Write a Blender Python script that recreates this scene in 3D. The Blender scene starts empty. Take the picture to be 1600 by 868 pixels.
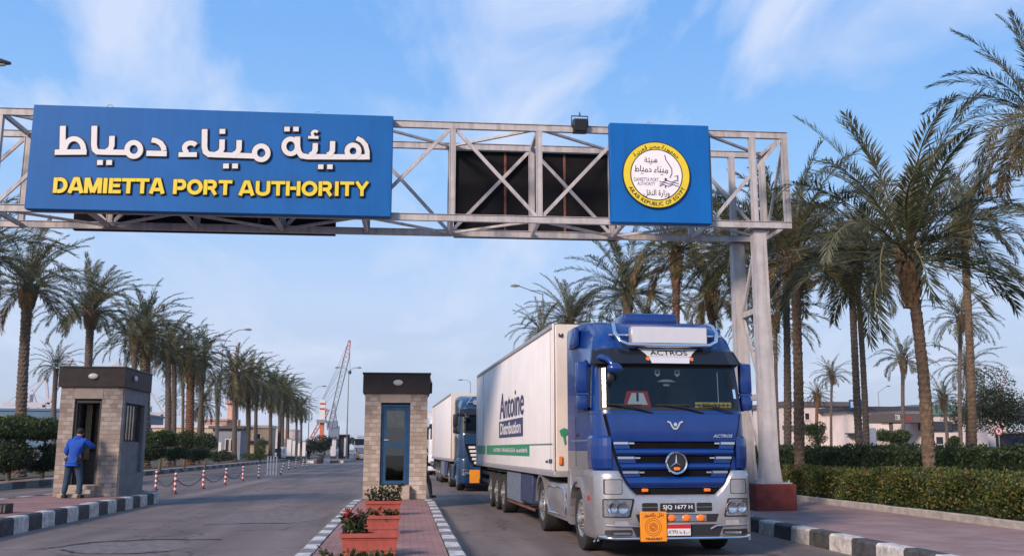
import bpy, bmesh, math, random
import numpy as np
from mathutils import Vector, Matrix
rnd = random.Random(7); R = math.radians; PI = math.pi
SC = bpy.context.scene; COL = SC.collection

# ------------------------------------------------------------------ camera
F_PX, CXP, CYP, CAM_H, YAW, PITCH = 1475.0, 800.0, 434.0, 1.65, R(6.357), R(10.26)
cd = bpy.data.cameras.new('camera'); cam = bpy.data.objects.new('camera', cd); COL.objects.link(cam)
cam.location = (0, 0, CAM_H); cam.rotation_euler = (PI/2 + PITCH, 0, -YAW)
cd.sensor_width = 36; cd.lens = F_PX/1600*36; cd.clip_end = 6000; cd.clip_start = .1
SC.camera = cam

# ------------------------------------------------------------------ sky, sun, exposure
SUN_EL, SUN_AZ = R(28), R(222)          # azimuth clockwise from +Y: behind the camera, to the left
w = bpy.data.worlds.new("World"); SC.world = w; w.use_nodes = True
nt = w.node_tree; nt.nodes.clear()
def wn(t, **k):
    n = nt.nodes.new(t)
    for a, b in k.items(): setattr(n, a, b)
    return n
wo = wn('ShaderNodeOutputWorld'); bg = wn('ShaderNodeBackground'); bg.inputs[1].default_value = .115
sky = wn('ShaderNodeTexSky', sky_type='NISHITA', sun_disc=False, sun_elevation=SUN_EL, sun_rotation=SUN_AZ,
         air_density=1.0, dust_density=1.2, ozone_density=2.0)
hs = wn('ShaderNodeHueSaturation'); hs.inputs['Saturation'].default_value = 1.5
tc = wn('ShaderNodeTexCoord'); sx = wn('ShaderNodeSeparateXYZ')
ad = wn('ShaderNodeMath', operation='ADD'); ad.inputs[1].default_value = .22
dx = wn('ShaderNodeMath', operation='DIVIDE'); dy = wn('ShaderNodeMath', operation='DIVIDE'); cb = wn('ShaderNodeCombineXYZ')
mp = wn('ShaderNodeMapping'); mp.inputs['Scale'].default_value = (1.0, .55, 1); mp.inputs['Rotation'].default_value = (0, 0, R(35)); mp.inputs['Location'].default_value = (3.1, 2.3, 0)
n1 = wn('ShaderNodeTexNoise'); n1.inputs['Scale'].default_value = 2.1; n1.inputs['Detail'].default_value = 8; n1.inputs['Roughness'].default_value = .55; n1.inputs['Distortion'].default_value = .9
r1 = wn('ShaderNodeValToRGB'); r1.color_ramp.elements[0].position = .47; r1.color_ramp.elements[1].position = .69
r1.color_ramp.elements[0].color = (0, 0, 0, 1); r1.color_ramp.elements[1].color = (.85, .85, .85, 1)
r2 = wn('ShaderNodeValToRGB'); r2.color_ramp.elements[0].position = .0; r2.color_ramp.elements[1].position = .5
r2.color_ramp.elements[0].color = (.8, .8, .8, 1); r2.color_ramp.elements[1].color = (.0, .0, .0, 1)
mx = wn('ShaderNodeMix', data_type='RGBA'); mx.inputs['B'].default_value = (4.2, 4.65, 5.7, 1)
gr = wn('ShaderNodeValToRGB'); el = gr.color_ramp.elements
for p_, c_ in ((0, (.31, .345, .44)), (.075, (.325, .38, .49)), (.15, (.325, .405, .55)), (.28, (.19, .34, .57)), (.42, (.128, .272, .54)), (1, (.07, .20, .46))):
    e_ = el[0] if p_ == 0 else el[len(el)-1] if p_ == 1 else el.new(p_); e_.position = p_; e_.color = (*c_, 1)
g10 = wn('ShaderNodeVectorMath', operation='SCALE'); g10.inputs['Scale'].default_value = 10
mg = wn('ShaderNodeMix', data_type='RGBA'); mg.inputs['Factor'].default_value = .94
mm = wn('ShaderNodeMath', operation='MULTIPLY'); mm.inputs[1].default_value = .95
L = nt.links.new
L(tc.outputs['Generated'], sx.inputs[0]); L(sx.outputs['Z'], ad.inputs[0])
L(sx.outputs['X'], dx.inputs[0]); L(ad.outputs[0], dx.inputs[1]); L(sx.outputs['Y'], dy.inputs[0]); L(ad.outputs[0], dy.inputs[1])
L(dx.outputs[0], cb.inputs[0]); L(dy.outputs[0], cb.inputs[1]); L(cb.outputs[0], mp.inputs[0]); L(mp.outputs[0], n1.inputs['Vector'])
L(n1.outputs['Fac'], r1.inputs[0]); L(sx.outputs['Z'], r2.inputs[0])
L(r1.outputs[0], mm.inputs[0])
L(sx.outputs['Z'], gr.inputs[0]); L(gr.outputs[0], g10.inputs[0]); L(g10.outputs[0], mg.inputs['B']); L(sky.outputs[0], hs.inputs['Color']); L(hs.outputs[0], mg.inputs['A']); L(mg.outputs['Result'], mx.inputs['A']); L(mm.outputs[0], mx.inputs['Factor'])
L(mx.outputs['Result'], bg.inputs[0]); L(bg.outputs[0], wo.inputs[0])
sd = bpy.data.lights.new('sun', 'SUN'); sd.energy = 3.0; sd.angle = R(11); sd.color = (1, .80, .66)
so = bpy.data.objects.new('sun', sd); COL.objects.link(so)
sdir = Vector((math.sin(SUN_AZ)*math.cos(SUN_EL), math.cos(SUN_AZ)*math.cos(SUN_EL), math.sin(SUN_EL)))
so.rotation_euler = sdir.to_track_quat('Z', 'Y').to_euler(); so.location = sdir*60
SC.view_settings.view_transform = 'Standard'; SC.view_settings.look = 'None'
SC.view_settings.exposure = 0.62; SC.view_settings.gamma = 1
SC.cycles.use_denoising = True; SC.cycles.max_bounces = 6; SC.cycles.transparent_max_bounces = 8
SC.cycles.sample_clamp_indirect = 4; SC.cycles.caustics_reflective = False; SC.cycles.caustics_refractive = False

# ------------------------------------------------------------------ where a sighted point stands, given its distance ahead
_fw = Vector((math.sin(YAW)*math.cos(PITCH), math.cos(YAW)*math.cos(PITCH), math.sin(PITCH)))
_rt = Vector((math.cos(YAW), -math.sin(YAW), 0)); _up = _rt.cross(_fw)
def at(px, py, Y):
    d = _fw + _rt*((px-CXP)/F_PX) - _up*((py-CYP)/F_PX)
    return Vector((d.x*Y/d.y, Y, CAM_H + d.z*Y/d.y))

# ------------------------------------------------------------------ materials
MATS = {}
def M(name, col, rough=.6, metal=0, var=.12, scale=6, bump=0, bscale=40, coat=0, spec=.5, col2=None, detail=4, coord='Object', streak=0):
    m = bpy.data.materials.new(name); m.use_nodes = True; t = m.node_tree; b = t.nodes['Principled BSDF']
    b.inputs['Roughness'].default_value = rough; b.inputs['Metallic'].default_value = metal
    b.inputs['Coat Weight'].default_value = coat; b.inputs['Coat Roughness'].default_value = .06
    b.inputs['Specular IOR Level'].default_value = spec
    c = t.nodes.new('ShaderNodeTexCoord')
    if var or col2:
        n = t.nodes.new('ShaderNodeTexNoise'); n.inputs['Scale'].default_value = scale; n.inputs['Detail'].default_value = detail; n.inputs['Roughness'].default_value = .6
        r = t.nodes.new('ShaderNodeValToRGB')
        a = tuple(max(0, x*(1-var)) for x in col); z = col2 or tuple(min(1, x*(1+var)) for x in col)
        r.color_ramp.elements[0].color = (*a, 1); r.color_ramp.elements[1].color = (*z, 1)
        r.color_ramp.elements[0].position = .32; r.color_ramp.elements[1].position = .68
        t.links.new(c.outputs[coord], n.inputs['Vector']); t.links.new(n.outputs['Fac'], r.inputs[0]); t.links.new(r.outputs[0], b.inputs['Base Color'])
        if streak:       # rain streaks and grime running down
            mp_ = t.nodes.new('ShaderNodeMapping'); mp_.inputs['Scale'].default_value = (7, 7, .35); n3 = t.nodes.new('ShaderNodeTexNoise'); n3.inputs['Scale'].default_value = 1; n3.inputs['Detail'].default_value = 7; n3.inputs['Roughness'].default_value = .65
            r3 = t.nodes.new('ShaderNodeValToRGB'); r3.color_ramp.elements[0].position = .34; r3.color_ramp.elements[1].position = .56; r3.color_ramp.elements[0].color = (1-streak, 1-streak*1.05, 1-streak*1.15, 1)
            x3 = t.nodes.new('ShaderNodeMix'); x3.data_type = 'RGBA'; x3.blend_type = 'MULTIPLY'; x3.inputs['Factor'].default_value = 1
            t.links.new(c.outputs[coord], mp_.inputs[0]); t.links.new(mp_.outputs[0], n3.inputs['Vector']); t.links.new(n3.outputs['Fac'], r3.inputs[0]); t.links.new(r.outputs[0], x3.inputs['A']); t.links.new(r3.outputs[0], x3.inputs['B']); t.links.new(x3.outputs['Result'], b.inputs['Base Color'])
    else: b.inputs['Base Color'].default_value = (*col, 1)
    if bump:
        n2 = t.nodes.new('ShaderNodeTexNoise'); n2.inputs['Scale'].default_value = bscale; n2.inputs['Detail'].default_value = 5
        bp = t.nodes.new('ShaderNodeBump'); bp.inputs['Strength'].default_value = bump; bp.inputs['Distance'].default_value = .02
        t.links.new(c.outputs[coord], n2.inputs['Vector']); t.links.new(n2.outputs['Fac'], bp.inputs['Height']); t.links.new(bp.outputs[0], b.inputs['Normal'])
    MATS[name] = m; return m
def brick_mat(name, c1, c2, mortar, bw, bh, ms, rough=.8, vert=False, bump=.4, offset=.5, tint=None, dirt=.25):
    m = bpy.data.materials.new(name); m.use_nodes = True; t = m.node_tree; b = t.nodes['Principled BSDF']; b.inputs['Roughness'].default_value = rough
    b.inputs['Specular IOR Level'].default_value = .25
    c = t.nodes.new('ShaderNodeTexCoord'); v = c.outputs['Object']
    if vert:      # face-wise horizontal coordinate x+y, vertical z
        s = t.nodes.new('ShaderNodeSeparateXYZ'); a = t.nodes.new('ShaderNodeMath'); q = t.nodes.new('ShaderNodeCombineXYZ')
        t.links.new(v, s.inputs[0]); t.links.new(s.outputs[0], a.inputs[0]); t.links.new(s.outputs[1], a.inputs[1])
        t.links.new(a.outputs[0], q.inputs[0]); t.links.new(s.outputs[2], q.inputs[1]); v = q.outputs[0]
    k = t.nodes.new('ShaderNodeTexBrick'); k.inputs['Scale'].default_value = 1; k.inputs['Brick Width'].default_value = bw; k.inputs['Row Height'].default_value = bh
    k.inputs['Mortar Size'].default_value = ms; k.inputs['Color1'].default_value = (*c1, 1); k.inputs['Color2'].default_value = (*c2, 1); k.inputs['Mortar'].default_value = (*mortar, 1)
    k.inputs['Bias'].default_value = 0; k.offset = offset; t.links.new(v, k.inputs['Vector'])
    n = t.nodes.new('ShaderNodeTexNoise'); n.inputs['Scale'].default_value = 1.1; n.inputs['Detail'].default_value = 9; n.inputs['Roughness'].default_value = .7; t.links.new(c.outputs['Object'], n.inputs['Vector'])
    rr = t.nodes.new('ShaderNodeValToRGB'); rr.color_ramp.elements[0].position = .3; rr.color_ramp.elements[1].position = .7
    rr.color_ramp.elements[0].color = (1-dirt,)*3+(1,); rr.color_ramp.elements[1].color = (1+dirt*.4,)*3+(1,); t.links.new(n.outputs['Fac'], rr.inputs[0])
    x = t.nodes.new('ShaderNodeMix'); x.data_type = 'RGBA'; x.blend_type = 'MULTIPLY'; x.inputs['Factor'].default_value = 1
    t.links.new(k.outputs['Color'], x.inputs['A']); t.links.new(rr.outputs[0], x.inputs['B']); t.links.new(x.outputs['Result'], b.inputs['Base Color'])
    bp = t.nodes.new('ShaderNodeBump'); bp.inputs['Strength'].default_value = bump; bp.inputs['Distance'].default_value = .015; bp.invert = True
    t.links.new(k.outputs['Fac'], bp.inputs['Height']); t.links.new(bp.outputs[0], b.inputs['Normal'])
    MATS[name] = m; return m
def glass_mat(name, tint=(.3, .36, .38), gloss=.0, rough=.02):
    m = bpy.data.materials.new(name); m.use_nodes = True; t = m.node_tree; t.nodes.clear()
    o = t.nodes.new('ShaderNodeOutputMaterial'); x = t.nodes.new('ShaderNodeMixShader'); a = t.nodes.new('ShaderNodeBsdfTransparent'); g = t.nodes.new('ShaderNodeBsdfGlossy')
    a.inputs[0].default_value = (*tint, 1); g.inputs['Roughness'].default_value = rough; g.inputs[0].default_value = (.9, .95, .95, 1)
    f = t.nodes.new('ShaderNodeFresnel'); f.inputs[0].default_value = 1.5; ma = t.nodes.new('ShaderNodeMath'); ma.inputs[1].default_value = gloss; ma.operation = 'ADD'
    t.links.new(f.outputs[0], ma.inputs[0]); t.links.new(ma.outputs[0], x.inputs[0]); t.links.new(a.outputs[0], x.inputs[1]); t.links.new(g.outputs[0], x.inputs[2]); t.links.new(x.outputs[0], o.inputs[0])
    MATS[name] = m; return m

def asphalt():
    m = bpy.data.materials.new('asphalt'); m.use_nodes = True; t = m.node_tree; b = t.nodes['Principled BSDF']; b.inputs['Roughness'].default_value = .82; b.inputs['Specular IOR Level'].default_value = .3
    c = t.nodes.new('ShaderNodeTexCoord')
    def noise(s, d, ro=.6, vec=None):
        n = t.nodes.new('ShaderNodeTexNoise'); n.inputs['Scale'].default_value = s; n.inputs['Detail'].default_value = d; n.inputs['Roughness'].default_value = ro
        t.links.new(vec or c.outputs['Object'], n.inputs['Vector']); return n.outputs['Fac']
    def ramp(f, p0, c0, p1, c1):
        r = t.nodes.new('ShaderNodeValToRGB'); e = r.color_ramp.elements; e[0].position = p0; e[1].position = p1; e[0].color = (*c0, 1); e[1].color = (*c1, 1); t.links.new(f, r.inputs[0]); return r.outputs[0]
    def mul(a, b_):
        x = t.nodes.new('ShaderNodeMix'); x.data_type = 'RGBA'; x.blend_type = 'MULTIPLY'; x.inputs['Factor'].default_value = 1; t.links.new(a, x.inputs['A']); t.links.new(b_, x.inputs['B']); return x.outputs['Result']
    mp_ = t.nodes.new('ShaderNodeMapping'); mp_.inputs['Scale'].default_value = (1.0, .10, 1); t.links.new(c.outputs['Object'], mp_.inputs[0])
    base = ramp(noise(.35, 8), .3, (.142, .112, .104), .72, (.20, .162, .150))
    streak = ramp(noise(1.1, 4, .5, mp_.outputs[0]), .35, (.70, .70, .70), .65, (1.12, 1.12, 1.12))
    grain = ramp(noise(55, 3, .7), .3, (.72, .72, .72), .7, (1.25, 1.25, 1.25))
    stain = ramp(noise(.9, 6, .65), .28, (.55, .54, .53), .40, (1, 1, 1))
    v = t.nodes.new('ShaderNodeTexVoronoi'); v.feature = 'DISTANCE_TO_EDGE'; v.inputs['Scale'].default_value = .33
    nz = t.nodes.new('ShaderNodeTexNoise'); nz.inputs['Scale'].default_value = 1.3; nz.inputs['Detail'].default_value = 5; t.links.new(c.outputs['Object'], nz.inputs['Vector'])
    va = t.nodes.new('ShaderNodeVectorMath'); va.operation = 'MULTIPLY_ADD'; va.inputs[1].default_value = (1.3, 1.3, 0); t.links.new(nz.outputs['Color'], va.inputs[0]); t.links.new(c.outputs['Object'], va.inputs[2]); t.links.new(va.outputs[0], v.inputs['Vector'])
    crack = ramp(v.outputs['Distance'], .003, (.5, .5, .5), .012, (1, 1, 1))
    drip = ramp(noise(2.6, 5, .55), .26, (.45, .43, .42), .33, (1, 1, 1))
    sx_ = t.nodes.new('ShaderNodeSeparateXYZ'); t.links.new(c.outputs['Object'], sx_.inputs[0]); last = None
    for xk in (-16.3, -7.63, -1.46, .86, 7.06):
        a_ = t.nodes.new('ShaderNodeMath'); a_.operation = 'SUBTRACT'; a_.inputs[1].default_value = xk; t.links.new(sx_.outputs[0], a_.inputs[0]); q_ = t.nodes.new('ShaderNodeMath'); q_.operation = 'ABSOLUTE'; t.links.new(a_.outputs[0], q_.inputs[0])
        if last is None: last = q_
        else: mn = t.nodes.new('ShaderNodeMath'); mn.operation = 'MINIMUM'; t.links.new(last.outputs[0], mn.inputs[0]); t.links.new(q_.outputs[0], mn.inputs[1]); last = mn
    ns = t.nodes.new('ShaderNodeMath'); ns.operation = 'MULTIPLY_ADD'; ns.inputs[1].default_value = .9; ns.inputs[2].default_value = -.35; t.links.new(noise(1.4, 6, .65), ns.inputs[0])
    sm = t.nodes.new('ShaderNodeMath'); sm.operation = 'ADD'; t.links.new(last.outputs[0], sm.inputs[0]); t.links.new(ns.outputs[0], sm.inputs[1])
    sand = ramp(sm.outputs[0], .08, (.62, .62, .62), .5, (0, 0, 0)); mxs = t.nodes.new('ShaderNodeMix'); mxs.data_type = 'RGBA'; mxs.inputs['B'].default_value = (.235, .195, .160, 1)
    t.links.new(sand, mxs.inputs['Factor']); t.links.new(mul(mul(mul(mul(mul(base, streak), grain), stain), crack), drip), mxs.inputs['A']); t.links.new(mxs.outputs['Result'], b.inputs['Base Color'])
    bp = t.nodes.new('ShaderNodeBump'); bp.inputs['Strength'].default_value = .25; bp.inputs['Distance'].default_value = .01
    t.links.new(noise(90, 4, .7), bp.inputs['Height']); t.links.new(bp.outputs[0], b.inputs['Normal'])
    MATS['asphalt'] = m; return m
asphalt()
M('asphalt_patch', (.145, .125, .122), .9, var=.35, scale=5, bump=.5, bscale=30)
M('crack', (.028, .025, .025), .95, var=.3)
M('sand', (.23, .19, .14), .95, var=.3, scale=.3, bump=.3, bscale=8)
M('soil', (.085, .062, .042), .95, var=.35, scale=1.2, bump=.6, bscale=14)
M('lawn', (.045, .055, .018), .95, var=.5, scale=.8, bump=.7, bscale=25, col2=(.10, .085, .035))
brick_mat('pink_paving', (.30, .165, .150), (.35, .20, .18), (.15, .10, .095), .22, .11, .006, .85, bump=.25, dirt=.4)
brick_mat('dull_paving', (.30, .205, .195), (.34, .235, .22), (.21, .15, .145), .40, .40, .006, .85, bump=.2, offset=0, dirt=.35)
M('kerb_white', (.50, .48, .46), .85, var=.42, scale=7, bump=.4, bscale=30, detail=8)
M('kerb_black', (.040, .043, .050), .8, var=.4, scale=7, bump=.4, bscale=30, col2=(.085, .085, .09), detail=8)
M('kerb_grey', (.17, .175, .185), .85, var=.35, scale=7, bump=.4, bscale=30, detail=8)
M('concrete', (.34, .31, .28), .9, var=.25, scale=4, bump=.3)
brick_mat('booth_stone', (.31, .245, .20), (.50, .43, .375), (.34, .285, .245), .21, .125, .005, .9, vert=True, bump=1, dirt=.3, offset=.37)
M('plaster_tan', (.38, .31, .26), .9, var=.12, scale=5, bump=.2)
M('plaster_grey', (.185, .185, .20), .9, var=.18, scale=3, bump=.2)
M('fascia_brown', (.032, .022, .020), .7, var=.3, scale=4)
M('door_blue', (.008, .055, .135), .45, var=.2)
M('door_dark', (.045, .042, .04), .6, var=.25)
M('curtain', (.40, .31, .21), .9, var=.25, scale=9)
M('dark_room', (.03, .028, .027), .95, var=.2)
M('lamp_white', (.62, .58, .52), .4, var=.1)
M('steel_paint', (.44, .415, .415), .55, var=.13, scale=3.5, bump=.1, bscale=60, detail=7, streak=.3)
M('steel_rust', (.16, .055, .035), .8, var=.35)
M('plinth_red', (.155, .030, .024), .85, var=.3, scale=5, bump=.25)
M('sign_blue', (.002, .105, .35), .55, var=.07, scale=1.2, spec=.25, streak=.08)
M('sign_blue_light', (.002, .115, .40), .55, var=.07, scale=1.2, spec=.25, streak=.08)
M('sign_edge', (.01, .03, .09), .5)
M('letter_white', (.66, .645, .64), .5, var=.03)
M('letter_yellow', (.72, .55, .025), .5, var=.05)
M('letter_dark', (.012, .014, .025), .6, var=0)
M('letter_navy', (.045, .055, .13), .6, var=0)
M('seal_white', (.80, .76, .77), .5, var=.04)
M('black_board', (.009, .0085, .010), .8, var=.2, spec=.12)
M('paint_blue', (.003, .033, .185), .27, var=.10, scale=3, coat=.5, streak=.10)
M('paint_teal', (.007, .036, .095), .3, var=.05, coat=.7)
M('paint_white', (.62, .63, .66), .35, var=.05, coat=.5)
M('paint_silver', (.42, .41, .415), .32, metal=.65, var=.08, scale=9, coat=.4)
M('badge_silver', (.62, .62, .65), .4, metal=.2, var=.03)
M('chrome', (.80, .80, .82), .12, metal=1, var=0)
M('plastic_black', (.016, .016, .018), .5, var=.1)
M('visor_black', (.012, .013, .018), .18, var=0)
M('rubber', (.022, .021, .021), .85, var=.25, scale=12)
M('rim_steel', (.40, .39, .38), .4, metal=.7, var=.3, scale=12)
M('chassis', (.028, .027, .028), .75, var=.3)
M('cab_inside', (.055, .075, .085), .8, var=.2)
M('dash_reflection', (.30, .37, .36), .7, var=.15)  # light teal stands in for the reflection low in the windscreen
M('trailer_white', (.80, .765, .755), .45, var=.05, scale=1.4, detail=8, streak=.08)
M('trailer_cream', (.66, .58, .50), .5, var=.08, scale=2)
M('trailer_rail', (.42, .41, .41), .4, metal=.4, var=.15)
M('box_greyblue', (.14, .17, .22), .5, var=.15)
M('box_blue', (.03, .042, .095), .5, var=.2)
M('green_band', (.03, .24, .13), .5, var=.04)
M('orange_plate', (.80, .27, .012), .5, var=.06)
M('orange_ink', (.30, .06, .004), .6, var=0)
M('plate_yellow', (.72, .45, .03), .5, var=.04)
M('plate_red', (.45, .02, .025), .5, var=0)
M('amber', (.80, .20, .03), .25, var=0)
M('red_lamp', (.40, .02, .02), .3, var=0)
M('lamp_reflector', (.75, .76, .78), .15, metal=.9, var=.25, scale=30)
glass_mat('windscreen_glass', (.50, .60, .62), .0, .16)
glass_mat('lens_glass', (.85, .88, .9), .02)
M('window_dark', (.02, .024, .03), .12, var=.1)
glass_mat('booth_glass', (.85, .83, .78), .04)
M('trunk', (.135, .092, .062), .95, var=.4, scale=9, bump=1, bscale=24)
M('trunk_grey', (.115, .088, .072), .95, var=.4, scale=9, bump=1, bscale=24)
M('trunk_red', (.145, .070, .045), .95, var=.4, scale=9, bump=1, bscale=24)
M('boots', (.15, .095, .052), .95, var=.45, scale=14, bump=1, bscale=20)
M('rachis', (.13, .12, .05), .7, var=.2)
for nm, c in (('frond_green', (.066, .076, .030)), ('frond_grey', (.135, .138, .080)), ('frond_olive', (.135, .110, .040)), ('frond_dry', (.21, .135, .06)), ('frond_dark', (.044, .050, .026))):
    M(nm, c, .55, var=.25, scale=2.5)
for nm, c in (('hedge_dark', (.026, .044, .014)), ('hedge_mid', (.046, .074, .018)), ('hedge_green', (.085, .122, .024)), ('hedge_yellow', (.19, .17, .028)), ('hedge_rust', (.14, .055, .02)), ('tree_dark', (.026, .036, .018)), ('tree_mid', (.045, .056, .026)), ('tree_brown', (.075, .060, .030))):
    M(nm, c, .55, var=.25, scale=3)
def translucent(name, k=.38):
    t = MATS[name].node_tree; b = t.nodes['Principled BSDF']; o = t.nodes['Material Output']; src = b.inputs['Base Color'].links[0].from_socket
    tl = t.nodes.new('ShaderNodeBsdfTranslucent'); g = t.nodes.new('ShaderNodeVectorMath'); g.operation = 'SCALE'; g.inputs['Scale'].default_value = 1.5; mxl = t.nodes.new('ShaderNodeMixShader'); mxl.inputs[0].default_value = k
    t.links.new(src, g.inputs[0]); t.links.new(g.outputs[0], tl.inputs[0]); t.links.new(b.outputs[0], mxl.inputs[1]); t.links.new(tl.outputs[0], mxl.inputs[2]); t.links.new(mxl.outputs[0], o.inputs['Surface'])
for nm in ('frond_green', 'frond_grey', 'frond_olive', 'frond_dry', 'frond_dark', 'hedge_dark', 'hedge_mid', 'hedge_green', 'hedge_yellow', 'hedge_rust', 'tree_dark', 'tree_mid', 'tree_brown'): translucent(nm)
M('flower_red', (.50, .01, .02), .6, var=.2)
M('flower_white', (.75, .68, .62), .6, var=.1)
M('bark', (.11, .085, .065), .95, var=.35, scale=10, bump=.6)
M('terracotta', (.33, .070, .052), .7, var=.18, scale=6, bump=.15)
M('bollard_red', (.42, .02, .022), .5, var=.15)
M('bollard_white', (.70, .66, .64), .5, var=.1)
M('galv', (.34, .35, .36), .5, metal=.4, var=.15)
M('pole_grey', (.17, .17, .175), .6, var=.15)
M('wall_pale', (.60, .51, .48), .9, var=.12, scale=.7, detail=8)
M('wall_pale2', (.68, .59, .565), .9, var=.10, scale=.7, detail=8)
M('wall_pink', (.50, .28, .22), .9, var=.12, scale=.4)
M('wall_bluegrey', (.22, .24, .28), .9, var=.12, scale=.7)
M('wall_beige', (.46, .36, .25), .9, var=.12, scale=.7)
M('roof_dark', (.035, .042, .058), .8, var=.2)
M('roof_band', (.10, .085, .085), .8, var=.2)
M('roof_green', (.09, .17, .15), .7, var=.15)
M('shed_blue', (.07, .14, .22), .6, var=.12, scale=.3)
M('container_navy', (.012, .018, .05), .6, var=.2)
M('sign_red', (.50, .02, .03), .5, var=0)
M('cabinet_grey', (.24, .27, .33), .6, var=.1)
M('crane_orange', (.50, .13, .05), .6, var=.2)
M('crane_white', (.62, .60, .60), .6, var=.1)
M('crane_red', (.36, .07, .05), .6, var=.1)
M('crane_grey', (.14, .18, .24), .6, var=.2)
M('crane_hazed', (.46, .43, .46), .7, var=.1)  # pale tone puts the distance haze into the paint
M('crane_steel', (.22, .22, .24), .7, var=.2)
M('skin', (.32, .17, .11), .6, var=.08)
M('hair', (.012, .010, .009), .7, var=.2)
M('hoodie_blue', (.008, .065, .36), .9, var=.18, scale=7, bump=.4, bscale=18)
M('jeans', (.022, .048, .085), .9, var=.3, scale=9, bump=.3, bscale=22)
M('jacket_dark', (.014, .013, .015), .85, var=.2)
M('trousers_grey', (.05, .045, .045), .9, var=.2)
M('shirt_pale', (.50, .50, .53), .9, var=.1)
M('shoe', (.02, .018, .016), .7, var=.2)
M('hill_green', (.05, .085, .06), .95, var=.3, scale=.05)

# ------------------------------------------------------------------ mesh helpers
def mlist(m): return [MATS[x] for x in (m if isinstance(m, (list, tuple)) else [m])]
class MB:
    def __init__(s): s.v = []; s.f = []; s.mi = []; s.T = None; s.m = 0
    def add(s, vs, fs, m=None):
        o = len(s.v)
        for p in vs:
            p = Vector(p); s.v.append(s.T @ p if s.T is not None else p)
        for f in fs: s.f.append(tuple(i+o for i in f)); s.mi.append(s.m if m is None else m)
        return s
    def box(s, x0, x1, y0, y1, z0, z1, b=0, m=None, rot=None):
        bm = bmesh.new(); bmesh.ops.create_cube(bm, size=1)
        for v in bm.verts: v.co = Vector((x0+(x1-x0)*(v.co.x+.5), y0+(y1-y0)*(v.co.y+.5), z0+(z1-z0)*(v.co.z+.5)))
        if b: bmesh.ops.bevel(bm, geom=list(bm.edges), offset=b, segments=2 if b > .02 else 1, profile=.5, affect='EDGES')
        bm.verts.ensure_lookup_table(); bm.verts.index_update()
        vs = [v.co.copy() for v in bm.verts]
        if rot is not None: c = Vector(((x0+x1)/2, (y0+y1)/2, (z0+z1)/2)); vs = [c + rot @ (v-c) for v in vs]
        s.add(vs, [[v.index for v in f.verts] for f in bm.faces], m); bm.free(); return s
    def prism(s, poly, a, b, ax='y', m=None):
        n = len(poly)
        g = {'y': lambda p, d: (p[0], d, p[1]), 'z': lambda p, d: (p[0], p[1], d), 'x': lambda p, d: (d, p[0], p[1])}[ax]
        s.add([g(p, a) for p in poly]+[g(p, b) for p in poly], [list(range(n)), list(range(2*n-1, n-1, -1))]+[[i, (i+1) % n, n+(i+1) % n, n+i] for i in range(n)], m); return s
    def cyl(s, p0, p1, r0, r1=None, n=12, m=None, caps=True):
        p0, p1 = Vector(p0), Vector(p1); r1 = r0 if r1 is None else r1
        q = (p1-p0).to_track_quat('Z', 'Y'); vs = []
        for p, r in ((p0, r0), (p1, r1)):
            for i in range(n): a = 2*PI*i/n; vs.append(p + q @ Vector((r*math.cos(a), r*math.sin(a), 0)))
        fs = [[i, (i+1) % n, n+(i+1) % n, n+i] for i in range(n)]
        if caps: fs += [list(range(n-1, -1, -1)), list(range(n, 2*n))]
        s.add(vs, fs, m); return s
    def tube(s, pts, r, n=8, m=None):
        pts = [Vector(p) for p in pts]; rs = r if isinstance(r, (list, tuple)) else [r]*len(pts); vs = []; fs = []
        pq = None
        for k, p in enumerate(pts):
            d = (pts[min(k+1, len(pts)-1)]-pts[max(k-1, 0)]).normalized()
            if pq is None: pq = d.to_track_quat('Z', 'Y')
            else: pq = (pq @ Vector((0, 0, 1))).rotation_difference(d) @ pq
            for i in range(n): a = 2*PI*i/n; vs.append(p + pq @ Vector((rs[k]*math.cos(a), rs[k]*math.sin(a), 0)))
        for k in range(len(pts)-1):
            for i in range(n): fs.append([k*n+i, k*n+(i+1) % n, (k+1)*n+(i+1) % n, (k+1)*n+i])
        fs += [list(range(n-1, -1, -1)), [(len(pts)-1)*n+i for i in range(n)]]
        s.add(vs, fs, m); return s
    def bar(s, p0, p1, wx, wz, m=None):     # rectangular bar between two points
        p0, p1 = Vector(p0), Vector(p1); d = (p1-p0).normalized(); u = Vector((0, 0, 1)) if abs(d.z) < .95 else Vector((0, 1, 0))
        a = d.cross(u).normalized()*wx/2; b = a.cross(d).normalized()*wz/2
        vs = [p+x*a+y*b for p in (p0, p1) for x, y in ((-1, -1), (1, -1), (1, 1), (-1, 1))]
        s.add(vs, [[0, 1, 2, 3], [7, 6, 5, 4], [0, 4, 5, 1], [1, 5, 6, 2], [2, 6, 7, 3], [3, 7, 4, 0]], m); return s
    def lathe(s, prof, c=(0, 0, 0), ax='z', n=24, m=None, ms=None):    # prof: (r, h)
        vs = []; fs = []; mi = []; c = Vector(c)
        for r, h in prof:
            for i in range(n):
                a = 2*PI*i/n; p = (r*math.cos(a), r*math.sin(a), h)
                p = p if ax == 'z' else ((h, p[0], p[1]) if ax == 'x' else (p[0], h, p[1])); vs.append(c+Vector(p))
        for k in range(len(prof)-1):
            for i in range(n): fs.append([k*n+i, k*n+(i+1) % n, (k+1)*n+(i+1) % n, (k+1)*n+i])
        s.add(vs, fs, m); return s
    def disc(s, c, r, ax='y', n=24, m=None, rz=None):
        rz = rz or r; c = Vector(c); vs = []
        for i in range(n):
            a = 2*PI*i/n; u, v = r*math.cos(a), rz*math.sin(a); vs.append(c+Vector({'y': (u, 0, v), 'x': (0, u, v), 'z': (u, v, 0)}[ax]))
        s.add(vs, [list(range(n))], m); return s
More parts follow.
